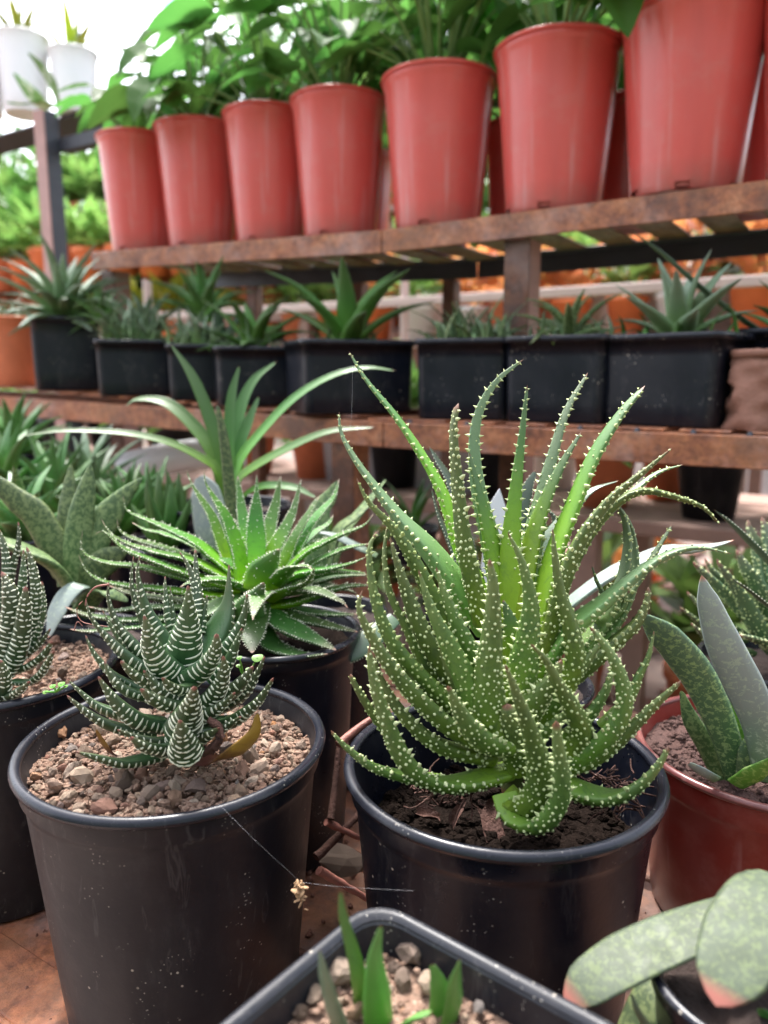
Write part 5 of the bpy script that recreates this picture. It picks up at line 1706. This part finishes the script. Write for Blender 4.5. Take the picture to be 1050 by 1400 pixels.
mb.build('hem', M['bag'], bagT)
# terracotta pot at the left end
pt = PN(18, 528, 0.865)
tt = pt @ SH
z0 = Z_MID(tt) + 0.0042
T_ = thing('clay_pot', 'terracotta coloured pot at the left end of the middle shelf', 'pot', (pt[0], pt[1], z0))
round_pot(T_, pt[:2], z0, z0 + 0.125, 0.062, 0.046, M['terra'], M['terra'], 0.0025, 0.014, 0.012, M['soil'], n=40)
grass(T_, np.array([pt[0], pt[1], z0 + .115]), 16, .06, .008, 'grey_rosette', .03)
mid_pot('dark pot cut by the left edge beside the terracotta pot', -95, 12, 440, ros(14, 0.09, 0.02, 'grey_rosette', el=(84, 10), curve=0.5), V_(), n=0.81)

# ---------------------------------------------------------------- red pots with leafy plants
def blade(name, L, Wd, lobes, curl, mat):
    """a broad leaf with a folded midrib, lying along +X from the origin, top +Z"""
    nu, nv = 12, 7
    u = np.linspace(0, 1, nu)
    prof = np.sin(np.pi * np.clip(u, 0, 1) ** 0.72) ** 0.85
    if lobes:
        prof = np.where(u < 0.25, np.maximum(prof, 0.85 * np.sqrt(np.clip(u / 0.2, 0, 1))), prof)
    prof = prof * (1 - 0.15 * u)
    v = np.linspace(-1, 1, nv)
    X = L * u[:, None] - (L * 0.16 * lobes) * (np.abs(v)[None] ** 1.5) * (1 - u[:, None]) ** 3
    Y = Wd / 2 * prof[:, None] * v[None]
    Zz = 0.22 * Wd * np.abs(v)[None] * prof[:, None] - curl * L * u[:, None] ** 2 + 0.015 * Wd * np.sin(u[:, None] * 22 + v[None] * 2)
    V = np.stack([X, Y, Zz], -1)
    mb = MB()
    mb.add(V, quads(nu, nv, False), 0, np.repeat(1 - u, nv))
    return mb.mesh(name, mat, np.zeros(3))


BL = [blade('leaf', 1.0, 0.62, 1, 0.22, M['pot_leaf']), blade('leaf', 1.0, 0.5, 1, 0.35, M['pot_leaf']), blade('leaf', 1.0, 0.42, 0, 0.15, M['pot_leaf']),
      blade('leaf', 1.0, 0.72, 1, 0.3, M['pot_leaf'])]


def look(dirv, tilt=0.0, roll=0.0):
    """quaternion turning +X to dirv with +Z upward"""
    x = Vector(dirv).normalized()
    y = Vector((0, 0, 1)).cross(x)
    if y.length < 1e-3:
        y = Vector((0, 1, 0))
    y.normalize()
    z = x.cross(y)
    m = Matrix((x, y, z)).transposed()
    return (m.to_quaternion() @ Matrix.Rotation(roll, 3, 'X').to_quaternion())


def leafy(root, c, n, H, spread, L, meshes, stem_mat):
    """petioles fan out of the soil at c, each carrying one broad leaf"""
    st = MB()
    for i in range(n):
        a = i * 2.4 + random.uniform(-.4, .4)
        r = spread * math.sqrt((i + .5) / n)
        h = H * random.uniform(.14, 1.0) * (1 - 0.3 * (i / n))
        e = c + np.array([math.cos(a) * r, math.sin(a) * r, h])
        b = c + np.array([math.cos(a) * .012, math.sin(a) * .012, 0])
        tube(st, [b, b * .5 + e * .5 + np.array([0, 0, h * .15]), e], [.0026, .0016], 6, 5)
        s = L * random.uniform(.75, 1.2)
        d = np.array([math.cos(a + random.uniform(-.5, .5)), math.sin(a + random.uniform(-.5, .5)), random.uniform(-.75, .25)])
        put(random.choice(meshes), 'leaf', root, e, look(d, 0, random.uniform(-.5, .5)), (s, s, s))
    st.build('stems', stem_mat, root)


REDG = 'tall red pots on the top shelf'
REDS = [(188, 188, .142, 'small leafy plant in the leftmost red pot, partly hidden by its neighbour', 12, .13, .10), (269, 162, .142, 'bushy green plant in the second red pot from the left', 16, .17, .11),
        (365, 146, .14, 'dark green plant in the third red pot from the left', 16, .17, .12), (463, 112, .144, 'leafy plant in the fourth red pot, rim level with the picture top quarter', 18, .20, .12),
        (601, 82, .158, 'broad leaved plant in the middle red pot above the green aloe', 18, .21, .12), (765, 44, .160, 'leafy plant in the red pot above the iron post', 16, .2, .12),
        (952, 0, .164, 'plant in the largest red pot at the upper right', 16, .2, .12), (1156, -20, .16, 'plant in a red pot cut by the right picture edge', 14, .2, .12)]
for px, py, D, lab, nl, hh, sp in REDS:
    c = PN(px, py, 1.0)
    t = c @ SH
    z0 = Z_UP(t) + 0.001
    o = thing('potted_foliage_plant', lab, 'potted plant', (c[0], c[1], z0), REDG)
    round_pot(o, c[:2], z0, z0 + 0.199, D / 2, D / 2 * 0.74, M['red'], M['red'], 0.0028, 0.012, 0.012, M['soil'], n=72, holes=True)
    leafy(o, np.array([c[0], c[1], z0 + .187]), int(nl * 2.1), hh * 1.1, sp, .084, BL, M['stem'])
for i, wh in enumerate(('the rightmost red pot', 'the largest red pot', 'the pot above the post', 'the middle red pot', 'the fourth red pot', 'the third red pot',
                        'the second red pot')):
    t = 0.12 + i * 0.152
    c = TN(t + .06, 1.145, 0)
    z0 = Z_UP(t) + 0.001
    o = thing('potted_foliage_plant', 'leafy plant in the back row of the top shelf behind ' + wh, 'potted plant', (c[0], c[1], z0), 'red pots of the back row on the top shelf')
    round_pot(o, c[:2], z0, z0 + 0.165, .062, .05, M['red'], M['red'], 0.0028, 0.012, 0.012, M['soil'], n=40)
    leafy(o, np.array([c[0], c[1], z0 + .155]), 22, .30, .12, .10, BL, M['stem'])

# ---------------------------------------------------------------- rack with white pots, far left
R_W = thing('plant_rack', 'tall iron stand at the upper left with white pots on top', 'shelf rack', TN(1.7, 1.3, 0))
pw = W(52, 150, 1.8)
tw, nw = pw @ SH, pw @ NH
zw = pw[2] + 0.006
angle_post(R_W, tw, nw, 0, zw - 0.006, 0.038, 0.004, 'rust_pink', 'dark_iron')
mb = MB()
bar(mb, TN(tw - .13, nw + .12, zw - 0.003), TN(tw + .5, nw + .12, zw - 0.003), 0.1, 0.006)
mb.build('shelf_board', M['dark_iron'], R_W, smooth=False)
pc = W(52, 200, 1.84)
mb = MB()
bar(mb, TN(tw - 0.45, nw + .05, pc[2]), TN(tw - .02, nw + .05, pc[2]), 0.03, 0.03)
mb.build('crossbar', M['dark_iron'], R_W, smooth=False)
for px, py0, py1, D, lab in ((36, 148, 42, .125, 'larger white pot with spiky shoots on the stand at the upper left'), (104, 145, 62, .115, 'smaller white pot beside the larger one on the stand'),
                             (-25, 150, 60, .12, 'white pot cut by the left edge on the stand')):
    c = W(px, py0, 1.86)
    z0 = zw + 0.001
    z1 = W(px, py1, 1.80)[2]
    o = thing('potted_plant', lab, 'potted plant', (c[0], c[1], z0), 'white pots on the stand')
    round_pot(o, c[:2], z0, z1, D / 2, D / 2 * .78, M['white'], M['white'], .003, .014, .012, M['soil'], n=40)
    rosette_leaves(o, np.array([c[0], c[1], z1 - .02]), 8, .13, .024, M['yel_leaf'], (86, 35), .3, .2, 0)
o = thing('potted_plant', 'variegated white edged leaves hanging in front of the white pots', 'potted plant', W(80, 145, 1.72))
for pts, w in (([(38, 72), (55, 90), (72, 115), (80, 140)], [3, 14, 18, 8]), ([(18, 100), (40, 125), (62, 142), (80, 142)], [4, 24, 26, 8]), ([(8, 140), (30, 142), (55, 140), (80, 145)], [4, 12, 14, 6])):
    plain_leaf(o, px_leaf(pts, 1.72, -10, 0), np.array(w) * 1.72 / FPX, W(80, 145, 1.72), M['varieg'], (-.5, -.8, 0), .08, .03)

# ---------------------------------------------------------------- benches and plants far behind
def tuft_mesh(name, n, L, Wd, H, mat, seed, down=0.2):
    r = np.random.default_rng(seed)
    mb = MB()
    for i in range(n):
        a = r.uniform(0, 6.28)
        e = r.uniform(0.1, 1.4)
        b = np.array([math.cos(a) * .03, math.sin(a) * .03, 0]) + np.array([0, 0, r.uniform(0, H)])
        d = np.array([math.cos(a) * math.cos(e), math.sin(a) * math.cos(e), math.sin(e)])
        s = np.cross(d, [0, 0, 1.0])
        s /= np.linalg.norm(s) + 1e-6
        ln = L * r.uniform(.6, 1.2)
        w = Wd * r.uniform(.7, 1.2)
        p = [b, b + d * ln * .45 + s * w / 2, b + d * ln * .45 - s * w / 2, b + d * ln - np.array([0, 0, down * ln]), b + d * ln * .45 - np.array([0, 0, .1 * w])]
        mb.add(p, [[0, 1, 4], [0, 4, 2], [1, 3, 4], [4, 3, 2]], 0, [1, .5, .5, 0, .5])
    return mb.mesh(name, mat, np.zeros(3), smooth=False)


M['coral_leaf'] = leafmat('coral_leaf', [(0.0, G(.62, .20, .09)), (1.0, G(.50, .26, .08))], 0.25, None, 0.4, 0.0, 100, tipw=0.0, bloom=0.0, vary=0.3)
TUFT = [tuft_mesh('foliage', 40, .13, .045, .08, M['far_leaf'], 1), tuft_mesh('foliage', 46, .12, .05, .1, M['coral_leaf'], 2), tuft_mesh('foliage', 44, .15, .03, .05, M['far_leaf'], 3),
        tuft_mesh('foliage', 50, .14, .05, .12, M['tree_leaf'], 4),
        tuft_mesh('foliage', 46, .12, .05, .1, M['yel_leaf'], 5)]


def pot_mesh(name, rt, rb, H, mat):
    mb = MB()
    lathe(mb, np.zeros(3), [(.001, 0), (rb, 0), (rb + (rt - rb) * .85, H * .85), (rt + .003, H * .86), (rt + .004, H), (rt - .004, H), (rt - .008, H * .85), (.001, H * .85)], 28)
    return mb.mesh(name, mat, np.zeros(3))


POTM = {k: pot_mesh('pot', .075, .055, .14, M[k]) for k in ('orange', 'terra', 'black', 'white', 'red')}


def far_bench(label, t0, t1, n, depth, z, mat='wood', boards=3):
    o = thing('plant_bench', label, 'bench', TN((t0 + t1) / 2, n + depth / 2, 0))
    w = depth / boards
    for i in range(boards):
        mb = MB()
        bar(mb, TN(t0, n + (i + .5) * w, z - .012), TN(t1, n + (i + .5) * w, z - .012), w * .9, .024, bev=.003)
        mb.build('plank', M[mat], o, smooth=False)
    t = t0 + .1
    while t < t1:
        for nn in (n + .03, n + depth - .03):
            mb = MB()
            bar(mb, TN(t, nn, 0), TN(t, nn, z - .0245), .045, .045, up=SH)
            mb.build('leg', M[mat], o, smooth=False)
        t += 0.9
    return o


FARL = {'orange': 'blurred orange pot', 'terra': 'terracotta pot', 'black': 'black pot', 'white': 'white pot', 'red': 'red pot'}
FOLL = ['loose green leaves', 'coral orange leaves', 'slender green leaves', 'dense dark green leaves', 'yellow green leaves']


def far_row(t0, t1, n, z, step, kinds, tufts, where, scale=1.0, grp='potted plants on the benches far behind'):
    t = t0
    while t < t1:
        k = random.choice(kinds)
        ti = random.choice(tufts)
        s = scale * random.uniform(.85, 1.15)
        c = TN(t, n + random.uniform(-.03, .03), z + .0005)
        o = thing('potted_plant', '%s of %s, %s' % (FARL[k], FOLL[ti], where), 'potted plant', c, grp)
        rz = random.uniform(0, 6.28)
        put(POTM[k], 'pot', o, c, (0, 0, rz), (s, s, s))
        put(TUFT[ti], 'foliage', o, c + np.array([0, 0, .125 * s]), (0, 0, rz), (s * 1.35,) * 3)
        t += step * random.uniform(.85, 1.25)


far_bench('low board bench just behind the racks', -0.6, 2.6, 1.22, .42, ZE - .226)
far_row(-.45, 2.4, 1.34, ZE - .226, .2, ['black', 'black', 'terra'], [2, 3], 'low bench behind the racks', .72)
far_row(-.4, 2.4, 1.5, ZE - .226, .23, ['black', 'terra', 'white'], [0, 2], 'back of the low bench', .72)
far_bench('board bench with orange pots behind the racks', -1.0, 4.0, 1.95, .45, ZE + .10)
far_row(-.9, 3.9, 2.05, ZE + .10, .15, ['orange', 'terra', 'orange', 'white'], [1, 1, 4, 0], 'front of the middle bench behind', .78)
far_row(-.9, 3.9, 2.27, ZE + .10, .17, ['orange', 'terra', 'white'], [0, 1, 2], 'back row of the middle bench', 1.0)
far_bench('high left bench holding the topmost row of distant pots', 1.7, 6.0, 2.5, .35, ZE + .66)
far_row(1.8, 6.0, 2.58, ZE + .66, .15, ['terra', 'white', 'black', 'orange'], [0, 2, 0, 3], 'high left bench', 1.1)
far_row(1.8, 6.0, 2.75, ZE + .66, .17, ['terra', 'black'], [0, 2, 3], 'back of the high left bench', 1.25)
far_bench('farther board bench of orange pots', -1.5, 6.0, 2.85, .5, ZE + .2)
far_row(-1.4, 6.0, 2.95, ZE + .2, .2, ['orange', 'orange', 'terra', 'red'], [1, 0, 3], 'front of the farther bench', 1.05)
far_row(-1.4, 6.0, 3.2, ZE + .2, .22, ['orange', 'terra'], [0, 1, 3], 'back row of the farther bench', 1.1)
far_bench('tall back bench crowded with pale plants at the left', 1.5, 6.0, 2.0, .4, ZE + .2)
far_row(1.6, 6.0, 2.06, ZE + .36, .15, ['orange', 'terra', 'orange'], [0, 2, 0], 'front of the tall left bench', .95)
far_row(1.6, 6.0, 2.28, ZE + .36, .16, ['terra', 'orange'], [0, 0, 3], 'back of the tall left bench', 1.1)
# pale pipe rails behind the middle row
o = thing('pipe_rail', 'pale pipe railing running behind the square black pots', 'railing', TN(1.0, 1.8, 0))
for yy in (398,):
    z = PN(800, yy, 1.8)[2]
    mb = MB()
    bar(mb, TN(-1.2, 1.8, z), TN(2.4, 1.8, z), .02, .022)
    mb.build('rail', M['pale_paint'], o, smooth=False)
for t in (-.9, .1, 1.1, 2.1):
    mb = MB()
    bar(mb, TN(t, 1.815, 0), TN(t, 1.815, z + .12), .03, .01, up=SH)
    mb.build('post', M['pale_paint'], o, smooth=False)
# rubble and pots on the ground behind
mb = MB()
m = 1500
P = SH[None] * RNG.uniform(-2.0, 3.0, m)[:, None] + NH[None] * RNG.uniform(1.0, 4.0, m)[:, None]
v, f = I1
sz = RNG.uniform(0.012, 0.06, m) * RNG.uniform(.5, 1, m)
P = P + np.array([0, 0, 0.2]) * sz[:, None]
V = v[None] * (1 + RNG.normal(0, 0.2, (m, len(v)))[:, :, None]) * sz[:, None, None] * np.array([1.2, .9, .6]) + P[:, None]
mb.add(V.reshape(-1, 3), (f[None] + (np.arange(m) * len(v))[:, None, None]).reshape(-1, 3))
tag(mb.build('rubble', M['rubble'], smooth=False, kind='stuff'), 'pinkish brown rubble strewn on the ground behind the racks', 'rubble')
far_row(-1.0, 2.0, 1.75, 0.012, .3, ['black', 'terra', 'black'], [0, 3], 'ground behind the racks', 1.2)
far_row(-1.2, 1.6, 2.4, 0.012, .42, ['terra', 'orange', 'black'], [0, 1], 'ground farther behind', 1.3)
# pipe and cement sheet behind the rack
mb = MB()
tube(mb, [W(165, 640, 1.35), W(250, 622, 1.35), W(335, 618, 1.36)], [.026, .026, .026], 8, 16)
tag(mb.build('plastic_pipe', M['white'], off=W(250, 640, 1.35)), 'thick white pipe lying behind the strap leaved plant', 'pipe')
mb = MB()
pS = W(545, 700, 1.62)
box(mb, pS + np.array([0, 0, .08]), [SH, NH * .97 + UP * .2, UP * .97 - NH * .2], (.52, .012, .24), 0, .002)
tag(mb.build('cement_sheet', M['concrete'], off=pS, smooth=False), 'plain grey violet sheet leaning behind the middle shelf post', 'sheet')

# ---------------------------------------------------------------- trees, hedge and shade net behind
def tree(px, py, d, r, H, seed, label, n=2600, leaf=.11):
    b = W(px, py, d)
    o = thing('garden_tree', label, 'tree', (b[0], b[1], 0), 'trees behind the nursery benches')
    rg = np.random.default_rng(seed)
    mb = MB()
    tube(mb, [(b[0], b[1], 0), (b[0] + .05, b[1], H * .5), (b[0], b[1], H)], [.11, .08, .04], 8, 8)
    for i in range(7):
        a = rg.uniform(0, 6.28)
        z = H * rg.uniform(.45, .95)
        tube(mb, [(b[0], b[1], z), (b[0] + math.cos(a) * r * .4, b[1] + math.sin(a) * r * .4, z + r * .3), (b[0] + math.cos(a) * r * .8, b[1] + math.sin(a) * r * .8, z + r * .4)], [.04, .015], 6, 6)
    mb.build('trunk', M['bark'], o)
    cl = rg.normal(0, .5, (26, 3)) * r * np.array([1, 1, .8]) + np.array([b[0], b[1], H])
    C = cl[rg.integers(0, 26, n)] + rg.normal(0, .2, (n, 3)) * r
    D = rg.normal(size=(n, 3))
    D /= np.linalg.norm(D, axis=1)[:, None]
    S = np.cross(D, rg.normal(size=(n, 3)))
    S /= np.linalg.norm(S, axis=1)[:, None]
    L = leaf * rg.uniform(.6, 1.2, n)[:, None]
    V = np.stack([C, C + D * L * .5 + S * L * .28, C + D * L, C + D * L * .5 - S * L * .28], 1)
    mb = MB()
    mb.add(V.reshape(-1, 3), np.arange(n * 4).reshape(-1, 4), 0, np.tile([1, .5, 0, .5], n))
    mb.build('crown', M['tree_leaf'], o, smooth=False)


tree(560, 120, 7.0, 1.4, 3.3, 1, 'leafy tree rising behind the middle red pots', 3600, .18)
tree(730, 100, 7.2, 1.6, 3.4, 2, 'leafy tree behind the right hand red pots', 3600, .18)
tree(930, 90, 7.0, 1.6, 3.4, 3, 'leafy tree behind the upper right red pot', 3600, .18)
tree(1150, 90, 7.0, 1.6, 3.4, 4, 'leafy tree at the far right behind the racks', 3600, .18)
tree(260, 330, 6.5, .8, 1.8, 5, 'low bushy tree far behind at the left')
tree(-80, 330, 6.5, .9, 1.95, 6, 'low bushy tree beyond the left edge')
tree(90, 330, 7.0, .9, 1.9, 7, 'low bushy tree behind the white pot stand')
mb = MB()
n = 4200
P = np.stack([RNG.uniform(-14, 10, n), RNG.uniform(9.2, 10.6, n), RNG.uniform(0, 1.5, n) * RNG.uniform(.8, 1, n)], -1)
D = RNG.normal(size=(n, 3))
D /= np.linalg.norm(D, axis=1)[:, None]
S = np.cross(D, RNG.normal(size=(n, 3)))
S /= np.linalg.norm(S, axis=1)[:, None]
V = np.stack([P, P + D * .12 + S * .07, P + D * .24, P + D * .12 - S * .07], 1)
mb.add(V.reshape(-1, 3), np.arange(n * 4).reshape(-1, 4), 0, np.tile([1, .5, 0, .5], n))
tag(mb.build('hedge', M['far_leaf'], smooth=False, kind='stuff'), 'green hedge closing off the nursery behind', 'hedge')
mb = MB()  # unseen leaf screen added behind the camera to darken reflections on the front pots
n = 3000
P = np.stack([RNG.uniform(-6, 6, n), RNG.uniform(-2.3, -1.6, n), RNG.uniform(0, 2.0, n)], -1)
D = RNG.normal(size=(n, 3))
D /= np.linalg.norm(D, axis=1)[:, None]
S = np.cross(D, RNG.normal(size=(n, 3)))
S /= np.linalg.norm(S, axis=1)[:, None]
V = np.stack([P, P + D * .12 + S * .09, P + D * .26, P + D * .12 - S * .09], 1)
mb.add(V.reshape(-1, 3), np.arange(n * 4).reshape(-1, 4), 0, np.tile([1, .5, 0, .5], n))
tag(mb.build('hedge', M['tree_leaf'], smooth=False, kind='stuff'), 'added unseen wall of leaves behind the viewer, blocking low sky light', 'hedge')
nt = thing('shade_net', 'turquoise shade sheet high up at the upper left', 'shade net', W(140, 60, 6.5))
mb = MB()
q = [W(60, -60, 6.0), W(330, -90, 6.0), W(240, 8, 7.5), W(105, 22, 7.5)]
mb.add([*q, *(p + np.array([0, 0, .01]) for p in q)], [[0, 1, 2, 3], [7, 6, 5, 4], [0, 4, 5, 1], [1, 5, 6, 2], [2, 6, 7, 3], [3, 7, 4, 0]])
mb.build('net_sheet', M['net'], nt, smooth=False)
mb = MB()
for p in q[2:]:
    tube(mb, [(p[0], p[1], 0), (p[0], p[1], p[2] / 2), p], [.02, .02], 6, 6)
mb.build('net_pole', M['dark_iron'], nt)
